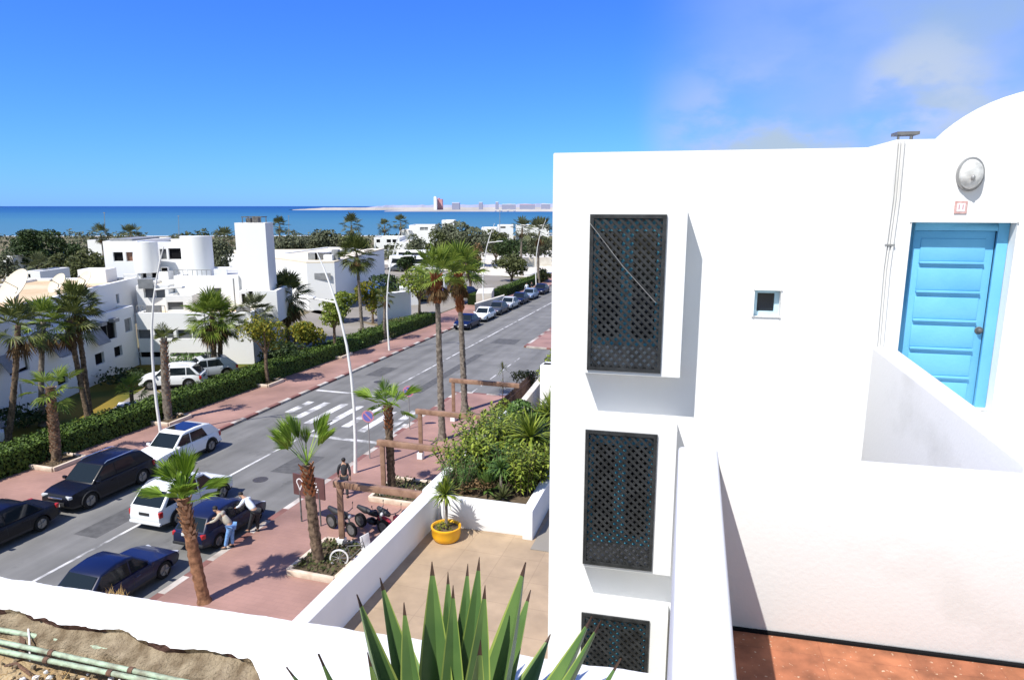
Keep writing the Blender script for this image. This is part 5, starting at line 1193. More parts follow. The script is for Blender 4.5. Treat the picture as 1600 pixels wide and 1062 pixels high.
b_ = pv(58.3, -31.4); palm('small_palm', 'thin small palm with a dark tuft by the stone kerb bed', b_, crownpx(602, 462, b_), .16, .12, 14, .5, .7, 'palm', 'bark_grey', (-30, 80), 8, group=GPL, seg=12)
tree('street_tree', 'bushy green street tree left of the tall palms', pv(68.6, -32.4), 6.4, 6.0, 'leaf_lime', 1800, .15, .45, 14, GPL)
# palms in the hotel garden
GG = 'tall palms in the hotel garden'
def gp(s, t): return RD(s, t, 0)
for (s, t), (cx, cy), nl, dd, lab, lf, bk in (((26.3, -38.1), (28, 508), 30, 10, 'dark palm at the left edge in front of the hotel wing', 'palm', 'bark'), ((29.0, -38.9), (68, 503), 30, 10, 'sunlit green palm second from the left edge', 'palm_lit', 'bark_grey'),
        ((31.6, -38.1), (118, 478), 44, 20, 'biggest dark palm in front of the hotel wing, with a thick skirt', 'palm', 'bark'), ((30.8, -37.3), (108, 500), 22, 8, 'slender palm just left of the biggest dark palm', 'palm', 'bark')):
    b_ = gp(s, t); palm('garden_palm', lab, b_, crownpx(cx, cy, b_), .17, .14, int(nl*.8), .85, 1.0, lf, bk, (-45, 85), dd, group=GG, bow=.12, seg=14, deadlen=1.3)
b_ = gp(41.8, -37.3); palm('garden_palm', 'full crowned palm in front of the white hotel, right of the small car', b_, crownpx(331, 492, b_), .22, .18, 50, 1.0, 1.25, 'palm_lit', 'bark', (-60, 85), 30, group=GG, deadlen=1.5)
b_ = gp(42.9, -37.7); palm('garden_palm', 'second trunk and crown pressed against the full crowned palm', b_, crownpx(346, 500, b_), .2, .17, 26, 1.0, 1.1, 'palm', 'bark', (-50, 60), 14, group=GG)
b_ = gp(47.5, -38.5); palm('garden_palm', 'dull palm behind the yellow tree with hanging dry leaves', b_, crownpx(398, 486, b_), .2, .16, 30, 1.0, 1.1, 'palm_far', 'bark', (-60, 70), 30, group=GG)
b_ = gp(54.1, -39.4); palm('garden_palm', 'palm with a thick dark skirt right of the square white tower', b_, crownpx(447, 458, b_), .24, .22, 46, 1.1, 1.5, 'palm', 'bark', (-50, 88), 46, group=GG, deadlen=1.6)
b_ = gp(63.8, -37.0); palm('garden_palm', 'lone tall straight palm against the grey white hotel wall', b_, crownpx(557, 397, b_), .19, .14, 44, 1.1, 1.35, 'palm', 'bark_grey', (-65, 88), 24, group=GG, bow=.05)
b_ = gp(33.5, -36.6); palm('sapling_palm', 'low young palm sprouting in front of the rough scaly trunk', b_, b_+V((0, 0, 1.2)), .12, .12, 14, .6, .8, 'palm_lit', 'bark', (5, 75), group=GG, seg=12)
tree('garden_tree', 'round yellow tree before the grey hotel wall', G(583, 505), 4.6, 4.6, 'leaf_yel', 2000, .19, .25, 9)
tree('garden_tree', 'spreading yellow green tree left of the round yellow one', G(535, 503), 3.6, 5.0, 'leaf_lime', 1600, .19, .2, 10)
tree('garden_tree', 'orange tinted low tree under the palm with the thick skirt', G(470, 560), 3.6, 4.4, 'leaf_yel', 2600, .14, .12, 10)
tree('garden_tree', 'thin yellow tree in front of the low white wall end', G(656, 492), 4.2, 2.6, 'leaf_yel', 600, .16, .4, 10)
tree('garden_tree', 'dark rounded tree beside the blue window arches', G(605, 470), 4.2, 7.0, 'leaf_dark', 1000, .25, .1, 12)
shrub('garden_shrub', 'dark bush mass under the orange tinted low tree', G(455, 575), 2.0, 4.4, 'leaf_dark', 1200, .13, group='bushes in the hotel garden')
shrub('garden_shrub', 'dark bush beside the path of the hotel garden', G(430, 570), 2.6, 3.6, 'leaf_dark', 900, .13, group='bushes in the hotel garden')
shrub('garden_shrub', 'green bush along the white hotel front', G(300, 578), 1.3, 4.2, 'leaf_mid', 700, .12, group='bushes in the hotel garden')
shrub('garden_shrub', 'bright green bush in the bed right of the garden path', G(548, 545), 1.2, 4.0, 'leaf_mid', 700, .13, group='bushes in the hotel garden')
shrub('garden_shrub', 'brownish bush in the bed right of the garden path', G(585, 532), 1.3, 4.2, 'leaf_olive', 700, .13, group='bushes in the hotel garden')
shrub('garden_shrub', 'dark bush in the shade of the hotel wing', G(40, 668), 1.6, 5.0, 'leaf_dark', 900, .13, group='bushes in the hotel garden')
shrub('garden_shrub', 'shaded bush at the right end of the hotel wing', G(180, 600), 1.2, 5.0, 'leaf_dark', 700, .13, group='bushes in the hotel garden')
wallthing('low_wall', 'white corner of a low wall at the left picture edge', [G(-40, 690), G(8, 690), G(8, 684), G(-40, 684)], 0, .55, M['plaster'], .02)
wallthing('low_wall', 'short white kerb wall lying in the hotel lawn', [G(182, 640), G(218, 637), G(216, 632), G(186, 634)], 0, .25, M['plaster'], .02)

sheet('garden_lawn', [G(518, 566, .01), G(700, 497, .01), G(640, 505, .01), G(560, 524, .01), G(522, 540, .01)], M['lawn'], .035)
bush('garden_bush', 'spiky green bush on the lawn between the second lamp and the lone palm', G(530, 552), 1.3, 3.0, 'leaf_mid', 30, 30, .4, .05, group='bushes in the hotel garden')
shrub('garden_shrub', 'olive bush on the lawn before the grey boundary wall', G(622, 517), 1.6, 4.0, 'leaf_olive', 900, .13, group='bushes in the hotel garden', clear=.03)
shrub('garden_shrub', 'small green bush by the kerb bed at the dark bare trunk', G(655, 506), 1.2, 3.0, 'leaf_mid', 600, .13, group='bushes in the hotel garden', clear=.03)
# ======================= HOTEL ==================================================================
def body(mb, pl, u0, u1, z0, z1, dep, holes=(), rim=.3, par=.25):
    P = lambda u, z, d: pl.pt(u, z, d)
    wall_holes(mb, P, u0, u1, z0, z1, list(holes), .3)
    a, b = u0, u1
    for p in ([(a, z0, 0), (a, z1, 0), (a, z1, dep), (a, z0, dep)], [(b, z0, 0), (b, z0, dep), (b, z1, dep), (b, z1, 0)], [(a, z0, dep), (a, z1, dep), (b, z1, dep), (b, z0, dep)]): mb.face([P(*k) for k in p])
    r = rim; o = [(a, 0), (b, 0), (b, dep), (a, dep)]; n = [(a+r, r), (b-r, r), (b-r, dep-r), (a+r, dep-r)]
    for i in range(4):
        j = (i+1) % 4
        mb.face([P(o[i][0], z1, o[i][1]), P(o[j][0], z1, o[j][1]), P(n[j][0], z1, n[j][1]), P(n[i][0], z1, n[i][1])])
        mb.face([P(n[i][0], z1, n[i][1]), P(n[j][0], z1, n[j][1]), P(n[j][0], z1-par, n[j][1]), P(n[i][0], z1-par, n[i][1])])
    return [P(k[0], z1-par, k[1]) for k in n]
def volume(parent, pl, u0, u1, z0, z1, dep, wins=(), roof='roof', rim=.3, par=.25, wm_='hotel'):
    """wins: (u0,z0,u1,z1,material)"""
    mb = MB(); rf = body(mb, pl, u0, u1, z0, z1, dep, [w[:4] for w in wins], rim, par)
    o = mb.build('wall', [M[wm_]], parent)
    mb = MB(); mb.face(rf); mb.build('roof', [M[roof]], parent)
    for a, c, b_, d, m in wins:
        mb = MB(); mb.face([pl.pt(a, c, .2), pl.pt(b_, c, .2), pl.pt(b_, d, .2), pl.pt(a, d, .2)])
        if b_-a > 1.4:
            k = max(2, int((b_-a)/1.1))
            f = MB()
            for i in range(k+1):
                u = a+(b_-a)*i/k; f.box(pl.pt(min(u, b_-.07), c, .14), pl.u*.07, pl.n*.07, V((0, 0, d-c)))
            wf = f.build('window', [M['white_metal'] if m != 'void' else M['dark_metal']], parent); mb.build('pane', [M[m]], wf)
        else: mb.build('window', [M[m]], parent)
    return o
def uzr(pl, x0, y0, x1, y1, m):
    (a, d), (b_, c) = pl.uz(x0, y0), pl.uz(x1, y1)
    return (min(a, b_), min(c, d), max(a, b_), max(c, d), m)
# left wing
pw = Plane(G(0, 535, 5.0), G(208, 477, 5.0))
wing = thing('hotel_wing', 'long low white hotel wing in shade with dark windows at the left edge', 'hotel', pw.pt(0, 0, 0), math.atan2(pw.u.y, pw.u.x))
ws = [uzr(pw, x0, y0, x1, y1, m) for x0, y0, x1, y1, m in ((10, 549, 47, 577, 'void'), (93, 530, 121, 551, 'void'), (156, 506, 183, 527, 'void'), (194, 499, 207, 516, 'shut'), (30, 600, 36, 622, 'void'),
    (88, 580, 107, 597, 'void'), (148, 554, 164, 566, 'void'), (178, 543, 192, 554, 'void'), (-60, 600, -20, 625, 'void'), (-70, 575, -35, 600, 'void'))]
volume(wing, pw, -14, pw.len, -.3, 5.0, 7.5, ws, 'roof', .35, .15)
for x0, y0, x1, y1 in ((74, 537, 96, 556), (137, 519, 159, 537), (-8, 559, 12, 583)):
    a, c, b_, d, _ = uzr(pw, x0, y0, x1, y1, '')
    mb = MB(); mb.prism([pw.pt(a, d, -.02), pw.pt(b_, d, -.02), pw.pt(b_, c+.15, -.7), pw.pt(a, c+.15, -.7)], pw.n*-.04+V((0, 0, .03))); mb.build('sun_blind', [M['shut']], wing, fixn=True)
for x, y in ((28, 547), (84, 530), (108, 523), (150, 510), (170, 504)):
    u, z = pw.uz(x, y); mb = MB(); mb.box(pw.pt(u, z, -.45), pw.u*.7, pw.n*.45, V((0, 0, .28))); mb.build('shade_box', [M['shut']], wing)
p2_ = Plane(G(0, 484, 6.9), G(215, 433, 6.9))
back = thing('hotel_back_wing', 'upper white hotel volume with beige flat roof carrying satellite dishes', 'hotel', p2_.pt(0, 0, 0), math.atan2(p2_.u.y, p2_.u.x))
volume(back, p2_, -14, p2_.len, 3, 6.9, 8.5, [uzr(p2_, 181, 460, 187, 473, 'void')], 'roof', .35, .2)
a = p2_.uz(196, 440)[0]; mb = MB(); mb.box(p2_.pt(a, 6.7, 1.5), p2_.u*2.0, p2_.n*2.2, V((0, 0, 1.1))); mb.build('roof_box', [M['hotel']], back)
for x, y, r, hd, lab in ((20, 446, 1.25, .9, 'large white satellite dish at the left edge of the hotel roof'), (88, 442, .8, .55, 'cream satellite dish in the middle of the hotel roof'), (130, 436, .75, .5, 'smaller white satellite dish, rightmost on the hotel roof')):
    u, z = p2_.uz(x, y); c = at(x, y, p2_.pt(u, 0, 0).y+1.6); o = thing('satellite_dish', lab, 'satellite dish', V((c.x, c.y, 6.7)), 0, 'dishes on the hotel roof')
    dr = V((-.38, -.72, .58)).normalized(); Rq = dr.to_track_quat('Z', 'Y').to_matrix().to_4x4()
    prof = [(r*i/8, .28*r*(i/8)**2-.28*r) for i in range(9)]; prof += [(q, w-.03) for q, w in reversed(prof)]
    mb = MB(); mb.lathe(c, prof, 28, 0, Rq); mb.build('reflector', [M['roof_pale']], o, True)
    mb = MB(); mb.tube([V((c.x, c.y, 6.7)), c-dr*.3*r], .09, 8); mb.build('mast', [M['grey_metal']], o, True)
    mb = MB(); mb.tube([c-dr*.28*r, c+dr*.5*r], .03, 6); mb.blob(c+dr*.5*r, .1, .1, .1); mb.build('feed_horn', [M['grey_metal']], o, True)
# main block
ctr = thing('hotel_main_block', 'stepped white hotel block with curved upper walls and ribbon windows', 'hotel', V((-28, 56, 0)))
def front(xl, xr, y, Y): return Plane(at(xl, y, Y), at(xr, y, Y+.3))
def vol(xl, xr, yt, Y, dep, z0, wins=(), roof='roof', **k):
    pl = front(xl, xr, yt, Y); z1 = at((xl+xr)/2, yt, Y).z
    return pl, volume(ctr, pl, 0, pl.len, z0, z1, dep, [uzr(pl, *w) for w in wins], roof, **k)
vol(212, 392, 489, 55.5, 5, -.3, ((214, 515, 236, 529, 'glass_grey'), (241, 515, 272, 529, 'glass_grey'), (275, 515, 322, 529, 'glass_grey'), (216, 550, 262, 558, 'void'), (266, 551, 345, 557, 'glass_grey')), 'roof')
vol(212, 262, 446, 58, 5, 4, ((224, 451, 259, 465, 'glass_grey'),), 'roof_pale')
vol(258, 300, 462, 57.2, 5, 3, ((261, 472, 287, 484, 'glass_grey'),), 'roof_pale')
vol(271, 372, 431, 59.5, 9, 3, ((331, 450, 346, 464, 'glass_grey'),), 'roof_grey', rim=.4)
vol(372, 432, 455, 58.5, 6, 3, ((377, 459, 384, 475, 'void'), (388, 455, 396, 472, 'void')), 'roof_pale')
vol(166, 262, 425, 62.5, 6, 5, ((220, 425.8, 229, 434, 'void'), (236, 425.8, 246, 434, 'void'), (251, 418, 262, 424, 'void')), 'roof_pale')
pl4, _ = vol(160, 214, 377, 62, 8, 6.5, ((176, 394, 193, 408, 'void'), (196, 394, 212, 408, 'brown_pane')), 'roof_pale')
vol(214, 290, 378, 64.0, 6, 6.5, ((249, 389, 261, 405, 'glass_grey'), (262.5, 388, 284, 405, 'void')), 'roof_pale')
def curved(xl, xr, yt, yb, Y, a0=0, a1=180, z0=None):
    L_, R_ = at(xl, yt, Y), at(xr, yt, Y); r = (R_-L_).length/2; c = (L_+R_)/2; z1 = at(xl, yt, Y-r*.5).z; zb = at(xl, yb, Y).z if z0 is None else z0
    mb = MB(); pts = [V((c.x-r*math.cos(rad(a0+(a1-a0)*i/20)), c.y-r*math.sin(rad(a0+(a1-a0)*i/20)), zb)) for i in range(21)]
    mb.prism(pts, (0, 0, z1-zb)); mb.build('curved_wall', [M['hotel']], ctr, True, fixn=True)
curved(207, 246, 378, 425, 63.2)
curved(283, 331, 369, 431, 62.8)
for x, y, Y in ((228, 444, 57.8), (205, 436, 60), (345, 428, 62), (300, 429, 62), (240, 486, 56.5), (380, 487, 57)):
    p = at(x, y, Y); mb = MB(); mb.cbox(V((p.x, p.y, p.z-.35)), 1.1, .5, .8, .3); mb.build('roof_unit', [M['white_metal'] if x % 2 else M['shut']], ctr)
for x, y0, y1, Y in ((365, 435, 486, 59.4), (320, 490, 560, 55.6)):
    a, b_ = at(x, y0, Y), at(x, y1, Y); mb = MB(); mb.tube([V((a.x, a.y-.08, a.z)), V((a.x, a.y-.08, b_.z))], .06, 6); mb.build('drain_pipe', [M['shut']], ctr, True)
for x0, x1, y, Y in ((214, 258, 484, 55.7), (272, 330, 428, 59.7)):
    a, b_ = at(x0, y, Y), at(x1, y, Y); mb = MB(); mb.bar(a+V((0, 0, .35)), b_+V((0, 0, .35)), .05)
    for i in range(9): p = a.lerp(b_, i/8); mb.bar(p-V((0, 0, .35)), p+V((0, 0, .35)), .04)
    mb.build('balcony_rail', [M['grey_metal']], ctr)
mb = MB(); mb.box(at(170, 376, 63)-V((0, 0, .15)), at(206, 376, 63)-at(170, 376, 63), V((0, 5, 0)), V((0, 0, .3))); mb.build('roof_plant', [M['shut']], ctr)
tw = thing('square_tower', 'tall square white tower with a small railing on top', 'tower', at(397, 450, 60)*1.0-V((0, 0, at(397, 450, 60).z)))
plt = Plane(at(366, 349, 60), at(414, 348, 60)); zt = at(392, 348, 60.5).z
volume(tw, plt, 0, plt.len, 0, zt, 2.0, (), 'roof_pale', rim=.2, par=.1)
mb = MB()
for i in range(4):
    for j in range(2): p = plt.pt(plt.len*(.22+.2*i), zt, .35+j*1.3); mb.bar(p, p+V((0, 0, .5)), .06)
for d in (.35, 1.65): mb.bar(plt.pt(plt.len*.2, zt+.5, d), plt.pt(plt.len*.85, zt+.5, d), .07)
[mb.bar(plt.pt(plt.len*k, zt+.5, .35), plt.pt(plt.len*k, zt+.5, 1.65), .07) for k in (.2, .85)]
mb.build('railing', [M['dark_metal']], tw)
mb = MB(); mb.box(plt.pt(plt.len*.45, zt, 1.0), plt.u*.5, plt.n*.5, V((0, 0, .55))); mb.box(plt.pt(plt.len*.24, zt, 1.0), plt.u*.4, plt.n*.5, V((0, 0, .4))); mb.build('tower_vent', [M['dark_metal']], tw)
# right hotel building
pB = Plane(G(483, 485), G(526, 484)); cB = G(526, 484)
hb = thing('white_hall', 'white hotel hall with cream roof and blue awnings along its grey side', 'hotel', cB)
pS = Plane(cB, G(602, 446)); zt = at(526, 411, cB.y).z
lf = Plane(cB-pS.n*0+(-pS.n)*0, cB) if False else None
mb = MB()
depthL = (G(483, 485)-cB).length
nL = (G(483, 485)-cB).normalized()
base = [cB, G(602, 446), G(602, 446)+nL*26, cB+nL*depthL*1.0]
sw_ = [uzr(pS, x0, y0, x1, y1, 'blue_frame') for x0, y0, x1, y1 in ((557, 462, 561, 470), (567, 457, 572, 467), (577, 452, 583, 463), (587, 448, 592, 458))]
wall_holes(mb, pS.pt, 0, pS.len, -.3, zt, [w[:4] for w in sw_], .4)
for p, q_ in ((base[3], base[0]), (base[1], base[2]), (base[2], base[3])): mb.face([V((p.x, p.y, -.3)), V((q_.x, q_.y, -.3)), V((q_.x, q_.y, zt)), V((p.x, p.y, zt))])
mb.build('wall', [M['hotel']], hb)
for a_, c_, b2, d_, m_ in sw_:
    k = MB(); k.face([pS.pt(a_, c_, .3), pS.pt(b2, c_, .3), pS.pt(b2, d_, .3), pS.pt(a_, d_, .3)]); k.build('window', [M['glass_grey']], hb)
    k = MB(); k.prism([pS.pt(a_-.3, d_+.5, -.02), pS.pt(b2+.3, d_+.5, -.02), pS.pt(b2+.3, d_-.3, -1.2), pS.pt(a_-.3, d_-.3, -1.2)], V((0, 0, .06))); k.build('awning', [M['pale_blue']], hb, fixn=True)
mb = MB(); mb.prism([V((p.x, p.y, zt)) for p in base], (0, 0, .2)); mb.build('roof', [M['roof_pale']], hb, fixn=True)
pl = Plane(at(428, 400, 93), at(485, 400, 92)); volume(hb, pl, 0, pl.len, 0, at(455, 397, 92.5).z, 16, [uzr(pl, 438, 430, 452, 440, 'shut')], 'roof_pale', .5, .15)
pl = Plane(at(483, 409, cB.y-.4), at(527, 409, cB.y-.3)); u0, z_ = pl.uz(489, 431); mb = MB(); mb.box(pl.pt(u0, z_-.45, -.02), pl.u*2.2, pl.n*.1, V((0, 0, .8))); mb.build('slot_window', [M['shut']], hb)
for x, y, w_ in ((491, 409, 1.2), (506, 408, 1.9), (525, 400, .8)):
    p = at(x, y, cB.y+3); mb = MB(); mb.cbox(V((p.x, p.y, zt+.2)), w_, 1.2, .9 if w_ > 1 else 1.3); mb.build('roof_unit', [M['dark_metal'] if w_ > 1.5 else M['shut']], hb)
mb = MB(); p = at(514, 405, cB.y+2); mb.cbox(V((p.x, p.y, zt+.2)), 1.1, 1.1, .7); mb.build('roof_tank', [M['hotel']], hb)
wallthing('low_wall', 'grey white boundary wall right of the yellow tree', [G(590, 508), G(642, 500), G(643, 498), G(590, 505)], 0, 3.4, M['hotel'], 0)
wallthing('low_wall', 'white wall panel at the car park entrance', [G(625, 478), G(656, 476), G(656, 472), G(625, 474)], 0, 2.4, M['hotel'], 0)
wallthing('low_wall', 'pale wall of the entrance ramp below the tall palms', [G(742, 493), G(788, 478), G(788, 476), G(742, 491)], 0, 1.4, M['ramp_stone'], 0)
wallthing('low_wall', 'cream block wall by the lamp behind the parked cars', [G(744, 483), G(768, 482), G(772, 472), G(748, 473)], 0, 2.0, M['ramp_stone'], 0)
# distant villas
def villa(label, xl, xr, yt, Y, dep, wins=(), steps=()):
    c = at((xl+xr)/2, yt, Y); o = thing('villa', label, 'villa', V((c.x, c.y, 0)), 0, 'white villas near the beach')
    for (a, b_, t, Yo, ww) in [(xl, xr, yt, 0, wins)]+list(steps):
        pl = Plane(at(a, t, Y+Yo), at(b_, t, Y+Yo)); volume(o, pl, 0, pl.len, 0, at(a, t, Y+Yo).z, dep, [uzr(pl, *w) for w in ww], 'roof_pale', .4, .2)
    return o
villa('white two storey villa with pillared terrace between the distant palms', 584, 624, 371, 175, 10, ((588, 374, 594, 379, 'void'), (604, 374, 611, 379, 'void'), (613, 374, 620, 379, 'void'), (600, 383, 606, 390, 'void'), (609, 383, 617, 390, 'void')), ((624, 640, 378, -3, ()),))
villa('white flat roofed villa with grey ribbon window behind the round trees', 639, 680, 352, 205, 12, ((656, 355, 669, 360, 'shut'),), ((624, 640, 360, -4, ()),))
villa('small white cube villa at the left of the big round tree', 690, 709, 344, 230, 10)
villa('low white beach building with a flat roof, right of the big round tree', 752, 776, 356, 240, 12)
villa('long low beach pavilion close to the sea', 777, 802, 352, 255, 12, ((782, 354, 790, 356.5, 'void'),))
villa('low white pavilion right beside the white house edge', 806, 858, 352, 265, 12)
villa('little white house among the trees at the far left', 38, 62, 424, 88, 6, ((43, 428, 48, 434, 'void'),))
villa('white shed half hidden by bushes at the far left', 4, 20, 400, 120, 6)
villa('white beach hut left of the hotel top floor', 136, 158, 375, 170, 8)
wallthing('lagoon_wall', 'pale long low wall at the far park edge', [at(800, 404, 150)*1, at(862, 403, 152), at(862, 403, 153), at(800, 404, 151)][:4], 0, at(830, 403, 150).z, M['ramp_stone'], 0)
# ======================= TREES IN THE DISTANCE =====================================================
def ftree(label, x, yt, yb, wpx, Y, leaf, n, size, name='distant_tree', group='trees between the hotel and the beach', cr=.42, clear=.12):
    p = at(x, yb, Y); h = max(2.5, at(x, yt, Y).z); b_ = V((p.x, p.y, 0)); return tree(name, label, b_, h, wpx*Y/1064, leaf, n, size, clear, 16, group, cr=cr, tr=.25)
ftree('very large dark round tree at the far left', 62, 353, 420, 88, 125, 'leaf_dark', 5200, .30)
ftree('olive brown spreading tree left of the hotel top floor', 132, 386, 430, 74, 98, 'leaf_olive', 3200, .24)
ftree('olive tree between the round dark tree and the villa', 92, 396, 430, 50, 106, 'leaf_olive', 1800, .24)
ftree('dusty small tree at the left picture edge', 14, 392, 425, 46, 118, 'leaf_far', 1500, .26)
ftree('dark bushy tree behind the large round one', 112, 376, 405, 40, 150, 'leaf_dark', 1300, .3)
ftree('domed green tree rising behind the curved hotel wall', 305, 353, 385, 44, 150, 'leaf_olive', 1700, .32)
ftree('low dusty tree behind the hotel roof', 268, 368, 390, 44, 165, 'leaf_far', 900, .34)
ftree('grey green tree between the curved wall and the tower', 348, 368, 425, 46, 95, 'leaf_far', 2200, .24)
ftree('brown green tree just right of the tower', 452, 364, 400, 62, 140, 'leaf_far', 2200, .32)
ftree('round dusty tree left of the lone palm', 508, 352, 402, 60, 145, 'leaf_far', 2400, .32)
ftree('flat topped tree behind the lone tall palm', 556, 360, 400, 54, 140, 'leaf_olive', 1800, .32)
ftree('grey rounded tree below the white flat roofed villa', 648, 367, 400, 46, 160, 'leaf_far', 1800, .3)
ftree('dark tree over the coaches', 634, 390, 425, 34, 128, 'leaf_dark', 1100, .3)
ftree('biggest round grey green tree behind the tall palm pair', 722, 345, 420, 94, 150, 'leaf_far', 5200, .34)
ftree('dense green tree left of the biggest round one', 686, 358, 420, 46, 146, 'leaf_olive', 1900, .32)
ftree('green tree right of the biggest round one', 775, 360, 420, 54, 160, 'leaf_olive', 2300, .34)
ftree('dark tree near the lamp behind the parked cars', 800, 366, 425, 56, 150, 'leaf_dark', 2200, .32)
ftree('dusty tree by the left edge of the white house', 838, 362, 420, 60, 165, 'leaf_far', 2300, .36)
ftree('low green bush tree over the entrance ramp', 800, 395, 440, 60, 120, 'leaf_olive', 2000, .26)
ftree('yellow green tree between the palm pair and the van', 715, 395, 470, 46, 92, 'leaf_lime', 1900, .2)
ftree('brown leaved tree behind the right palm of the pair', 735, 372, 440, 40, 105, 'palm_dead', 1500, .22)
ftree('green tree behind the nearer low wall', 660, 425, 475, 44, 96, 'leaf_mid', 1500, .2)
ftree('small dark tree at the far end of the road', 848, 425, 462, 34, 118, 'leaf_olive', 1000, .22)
fp = 'distant palms near the beach'
for x, yc, Y, R_, lab in ((549, 352, 170, 2.4, 'grey distant palm rising above the sea behind the lone palm'), (601, 353, 190, 1.7, 'small distant palm above the two storey villa'), (626, 348, 200, 2.0, 'thin pale distant palm left of the flat roofed villa'), (157, 366, 150, 1.9, 'distant palm tuft on the left of the hotel top floor'),
        (204, 367, 150, 2.0, 'distant palm tuft behind the hotel top floor'), (816, 356, 130, 1.8, 'distant slim palm above the parked cars'), (843, 362, 115, 2.2, 'dusty distant palm at the edge of the white house'), (437, 352, 165, 1.8, 'hazy palm right behind the square tower'), (350, 372, 110, 1.6, 'palm head in the gap between curved wall and tower'), (62, 418, 92, 1.7, 'brownish palm before the large dark tree')):
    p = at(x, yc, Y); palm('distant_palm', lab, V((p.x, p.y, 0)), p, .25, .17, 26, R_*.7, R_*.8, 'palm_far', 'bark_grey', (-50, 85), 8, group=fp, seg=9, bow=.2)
mb = MB()
for i in range(150):
    x = rnd(-260, 880); Y = rnd(205, 285)+x*.02; p = at(x, 375, Y); w_ = rnd(3, 7); h = rnd(2.0, 4.2) if x > 0 else 2.5
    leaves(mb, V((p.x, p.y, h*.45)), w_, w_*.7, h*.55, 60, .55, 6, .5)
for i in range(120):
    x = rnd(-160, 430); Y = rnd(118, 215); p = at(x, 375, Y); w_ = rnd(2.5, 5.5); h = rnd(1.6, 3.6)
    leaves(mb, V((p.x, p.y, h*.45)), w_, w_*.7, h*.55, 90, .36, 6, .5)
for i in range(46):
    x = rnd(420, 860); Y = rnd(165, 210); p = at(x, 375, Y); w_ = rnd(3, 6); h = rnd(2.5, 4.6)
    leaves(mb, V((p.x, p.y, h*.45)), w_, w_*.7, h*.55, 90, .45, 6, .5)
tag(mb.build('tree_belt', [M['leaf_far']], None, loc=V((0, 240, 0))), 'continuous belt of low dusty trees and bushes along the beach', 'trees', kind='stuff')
for x, yt, yb, Y, lab in ((163, 333, 372, 200, 'thin floodlight mast left of the hotel, against the sea'), (279, 338, 372, 230, 'thin mast behind the curved hotel wall'), (451, 338, 372, 240, 'thin mast right of the square tower'), (781, 330, 372, 240, 'thin mast above the beach pavilion')):
    b_ = at(x, 372, Y); t_ = at(x, yt, Y); o = thing('mast', lab, 'mast', V((b_.x, b_.y, 0)), 0, 'thin masts near the beach')
    mb = MB(); mb.tube([V((b_.x, b_.y, 0)), t_], [.13, .07], 8); mb.build('pole', [M['grey_metal']], o, True); mb = MB(); mb.cbox(t_, .5, .2, .2); mb.build('floodlights', [M['grey_metal']], o)
# ======================= HARBOUR ==================================================================
def land(name, x0, x1, Ya, yt, yn, m, jag=.25, dep=140):
    mb = MB(); n = 70; vs = []
    for i in range(n+1):
        x = x0+(x1-x0)*i/n; zt = max(.4, at(x, yt(i/n), Ya).z); k = min(1, i/n*9)
        p = at(x, 330, Ya+noise.noise(V((x*.03, 4, 0)))*40); zt = zt*k*(1+jag*noise.noise(V((x*.11, 1, 0))))
        vs += [V((p.x, p.y-10, -2)), V((p.x, p.y+20, zt)), V((p.x*1.02, p.y+dep*.7, zt*1.02)), V((p.x*1.04, p.y+dep, -2))]
    for i in range(n):
        for j in range(3): mb.add([vs[i*4+j], vs[i*4+4+j], vs[i*4+5+j], vs[i*4+j+1]], [(0, 1, 2, 3)])
    return tag(mb.build(name, [M[m]], fixn=True), kind='structure')
land('far_land', 555, 960, 3600, lambda f: 320.8-5*f*f, 330, 'far_haze', .3)
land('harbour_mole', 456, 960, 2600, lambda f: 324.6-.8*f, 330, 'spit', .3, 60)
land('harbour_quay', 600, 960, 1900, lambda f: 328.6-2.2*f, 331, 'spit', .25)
def port(name, label, cat, boxes, Y, m, grp=None):
    x0, x1, yt, yb = boxes[0][:4]; c = at((x0+x1)/2, yb, Y); o = thing(name, label, cat, V((c.x, c.y, 0)), 0, grp); mats = {}
    for i, (x0, x1, yt, yb, pn, mm) in enumerate(boxes):
        a, b_ = at(x0, yt, Y+i*4), at(x1, yt, Y+i*4); mb = MB(); mb.box(V((a.x, a.y, -.5)), V((b_.x-a.x, 0, 0)), V((0, 22, 0)), V((0, 0, a.z+.5))); mb.build(pn, [M[mm]], o)
port('silo_tower', 'tall white silo tower on the distant harbour mole', 'tower', [(677.5, 682, 308, 325, 'shaft', 'hotel'), (678.2, 681, 307, 309, 'head', 'hotel')], 1960, 'hotel')
port('port_plant', 'reddish industrial plant beside the white silo tower', 'factory', [(683, 691, 311, 325, 'block', 'port_red'), (684, 686.5, 309.5, 312, 'stack', 'port_red'), (688, 690.5, 314, 325, 'annex', 'spit')], 1990, 'port_red')
for x0, x1, yt, lab in ((706, 718, 317, 'grey harbour shed right of the industrial plant'), (748, 754, 316.5, 'small white harbour tank'), (774, 779, 316, 'white harbour tank right of the small one'), (784, 806, 319.5, 'row of pale harbour sheds near the quay'), (812, 836, 320, 'long pink harbour shed'), (846, 860, 319, 'harbour shed at the edge of the white house')):
    port('harbour_shed', lab, 'shed', [(x0, x1, yt, 326, 'wall', 'far_haze'), (x0+.3, x1-.3, yt-.6, 326, 'roof', 'port_red' if 'pink' in lab else 'hotel')], 2000, 'spit', 'harbour sheds')
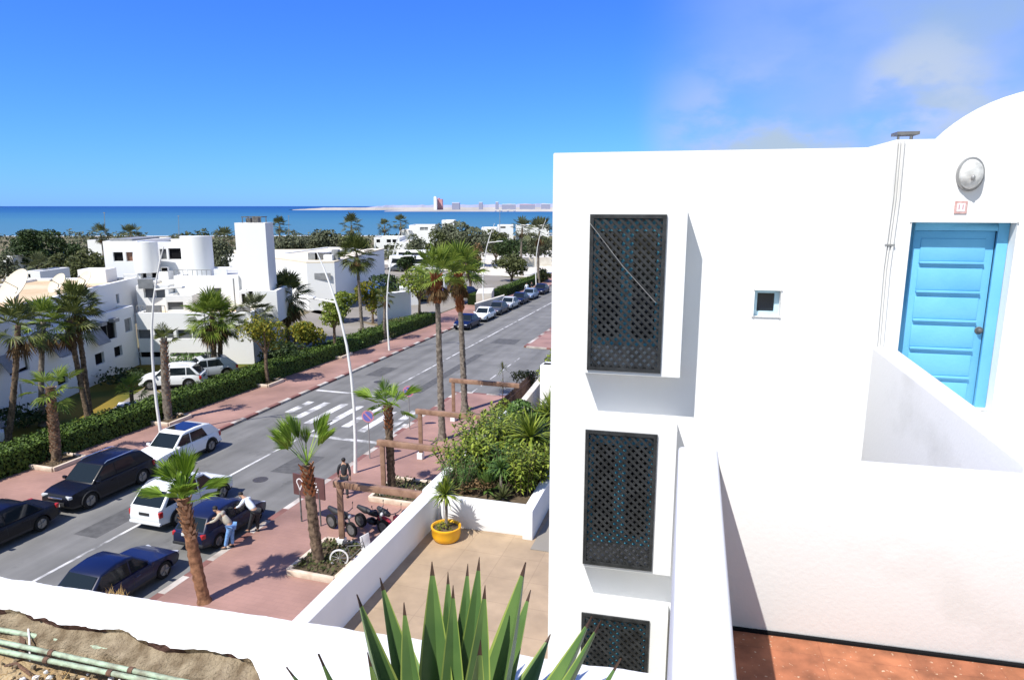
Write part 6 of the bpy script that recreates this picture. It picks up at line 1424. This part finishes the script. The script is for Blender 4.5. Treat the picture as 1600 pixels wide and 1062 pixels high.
for x0, x1, lab in ((773, 776, 'dark boat moored at the quay, leftmost of four'), (782, 785, 'dark boat moored at the quay, second of four'), (792, 795.5, 'dark boat moored at the quay, third of four'), (802, 806, 'dark boat moored at the quay, rightmost of four')):
    a, b_ = at(x0, 330, 1860), at(x1, 330, 1860); w_ = b_.x-a.x; o = thing('boat', lab, 'boat', V(((a.x+b_.x)/2, a.y, -1.5)), 0, 'boats at the quay')
    mb = MB(); mb.prism([V((a.x, a.y, 1.2)), V((a.x+w_*.15, a.y, -1.6)), V((b_.x-w_*.1, a.y, -1.6)), V((b_.x, a.y, 1.4))], (0, 3, 0)); mb.build('hull', [M['far_haze']], o, fixn=True)
    mb = MB(); mb.cbox(V((a.x+w_*.4, a.y+1.5, 1.2)), w_*.3, 2, 2); mb.build('wheelhouse', [M['hotel']], o)

# ======================= SKY, SUN, CAMERA =============================================================
AZ, EL = rad(43), rad(55)
d = V((math.sin(AZ)*math.cos(EL), math.cos(AZ)*math.cos(EL), -math.sin(EL)))
su = bpy.data.lights.new('sun', 'SUN'); su.energy = 4.5; su.angle = rad(.53); su.color = (1, .965, .90)
so = bpy.data.objects.new('sun', su); COL.objects.link(so); so.rotation_euler = d.to_track_quat('-Z', 'Y').to_euler(); so.location = (-20, -20, 40)
w = bpy.data.worlds.new('World'); SC.world = w; w.use_nodes = True; nt = w.node_tree; N = nt.nodes; L = nt.links
bg = N['Background']; sk = N.new('ShaderNodeTexSky'); sk.sky_type = 'NISHITA'; sk.sun_disc = False; sk.sun_elevation = EL; sk.sun_rotation = AZ+math.pi
sk.air_density = 1.0; sk.dust_density = .2; sk.ozone_density = 2.0; sk.altitude = 20
bg.inputs['Strength'].default_value = .1
hs = N.new('ShaderNodeHueSaturation'); hs.inputs['Saturation'].default_value = 1.0
L.new(sk.outputs[0], hs.inputs['Color'])
tc = N.new('ShaderNodeTexCoord')
def vdot(v, a, b_):
    n = N.new('ShaderNodeVectorMath'); n.operation = 'DOT_PRODUCT'; L.new(tc.outputs['Generated'], n.inputs[0]); n.inputs[1].default_value = v
    m_ = N.new('ShaderNodeMapRange'); m_.interpolation_type = 'SMOOTHSTEP'; m_.inputs[1].default_value = a; m_.inputs[2].default_value = b_; L.new(n.outputs['Value'], m_.inputs[0]); return m_.outputs[0]
def mul(a, b_):
    n = N.new('ShaderNodeMath'); n.operation = 'MULTIPLY'; n.use_clamp = True
    for i, k in enumerate((a, b_)):
        if isinstance(k, float): n.inputs[i].default_value = k
        else: L.new(k, n.inputs[i])
    return n.outputs[0]
def cl_noise(sc, lo, hi, off=0., det=7):
    mp = N.new('ShaderNodeMapping'); mp.inputs['Scale'].default_value = (sc, sc, sc*1.9); mp.inputs['Location'].default_value = (off, off*.7, 0)
    n = N.new('ShaderNodeTexNoise'); n.inputs['Scale'].default_value = 1; n.inputs['Detail'].default_value = det; n.inputs['Roughness'].default_value = .55
    L.new(tc.outputs['Generated'], mp.inputs[0]); L.new(mp.outputs[0], n.inputs[0])
    m_ = N.new('ShaderNodeMapRange'); m_.interpolation_type = 'SMOOTHSTEP'; m_.inputs[1].default_value = lo; m_.inputs[2].default_value = hi; L.new(n.outputs['Fac'], m_.inputs[0]); return m_.outputs[0]
def mixc(a, col, f):
    m_ = N.new('ShaderNodeMix'); m_.data_type = 'RGBA'; L.new(f, m_.inputs[0]); L.new(a, m_.inputs[6]); m_.inputs[7].default_value = tuple(col)+(1,); return m_.outputs[2]
def dirpx(x, y): return V(ray(x, y)).normalized()
tint = N.new('ShaderNodeMix'); tint.data_type = 'RGBA'; tint.blend_type = 'MULTIPLY'; tint.inputs[7].default_value = (.265, .62, 2.1, 1)
L.new(hs.outputs[0], tint.inputs[6]); L.new(vdot(V((0, .98, .18)).normalized(), .1, .72), tint.inputs[0])
veil = mul(vdot(dirpx(1620, 120), .885, .985), cl_noise(2.0, .18, .60, 3.1))
c = mixc(tint.outputs[2], (2.6, 3.75, 4.9), mul(veil, .85))
low = mul(mul(vdot(V((0, 0, -1)), -.24, -.09), vdot(dirpx(1300, 190), .968, .99)), cl_noise(6, .34, .56, 1.7))
c = mixc(c, (3.4, 4.25, 5.1), mul(low, .9))
puff = mul(vdot(dirpx(1440, 140), .9965, .9997), cl_noise(11, .38, .6, 5.2))
c = mixc(c, (4.0, 4.7, 6.0), mul(puff, .75))
L.new(c, bg.inputs['Color'])
cam = bpy.data.cameras.new('camera'); co = bpy.data.objects.new('camera', cam); COL.objects.link(co)
co.location = (0, 0, EYE); co.rotation_euler = (math.pi/2-PITCH, 0, 0); cam.sensor_width = 36; cam.lens = F_/1600*36; cam.clip_start = .05; cam.clip_end = 300000
SC.camera = co
SC.view_settings.view_transform = 'Standard'; SC.view_settings.look = 'None'; SC.view_settings.exposure = .5; SC.view_settings.gamma = 1
SC.cycles.max_bounces = 6; SC.cycles.diffuse_bounces = 3; SC.cycles.transparent_max_bounces = 4
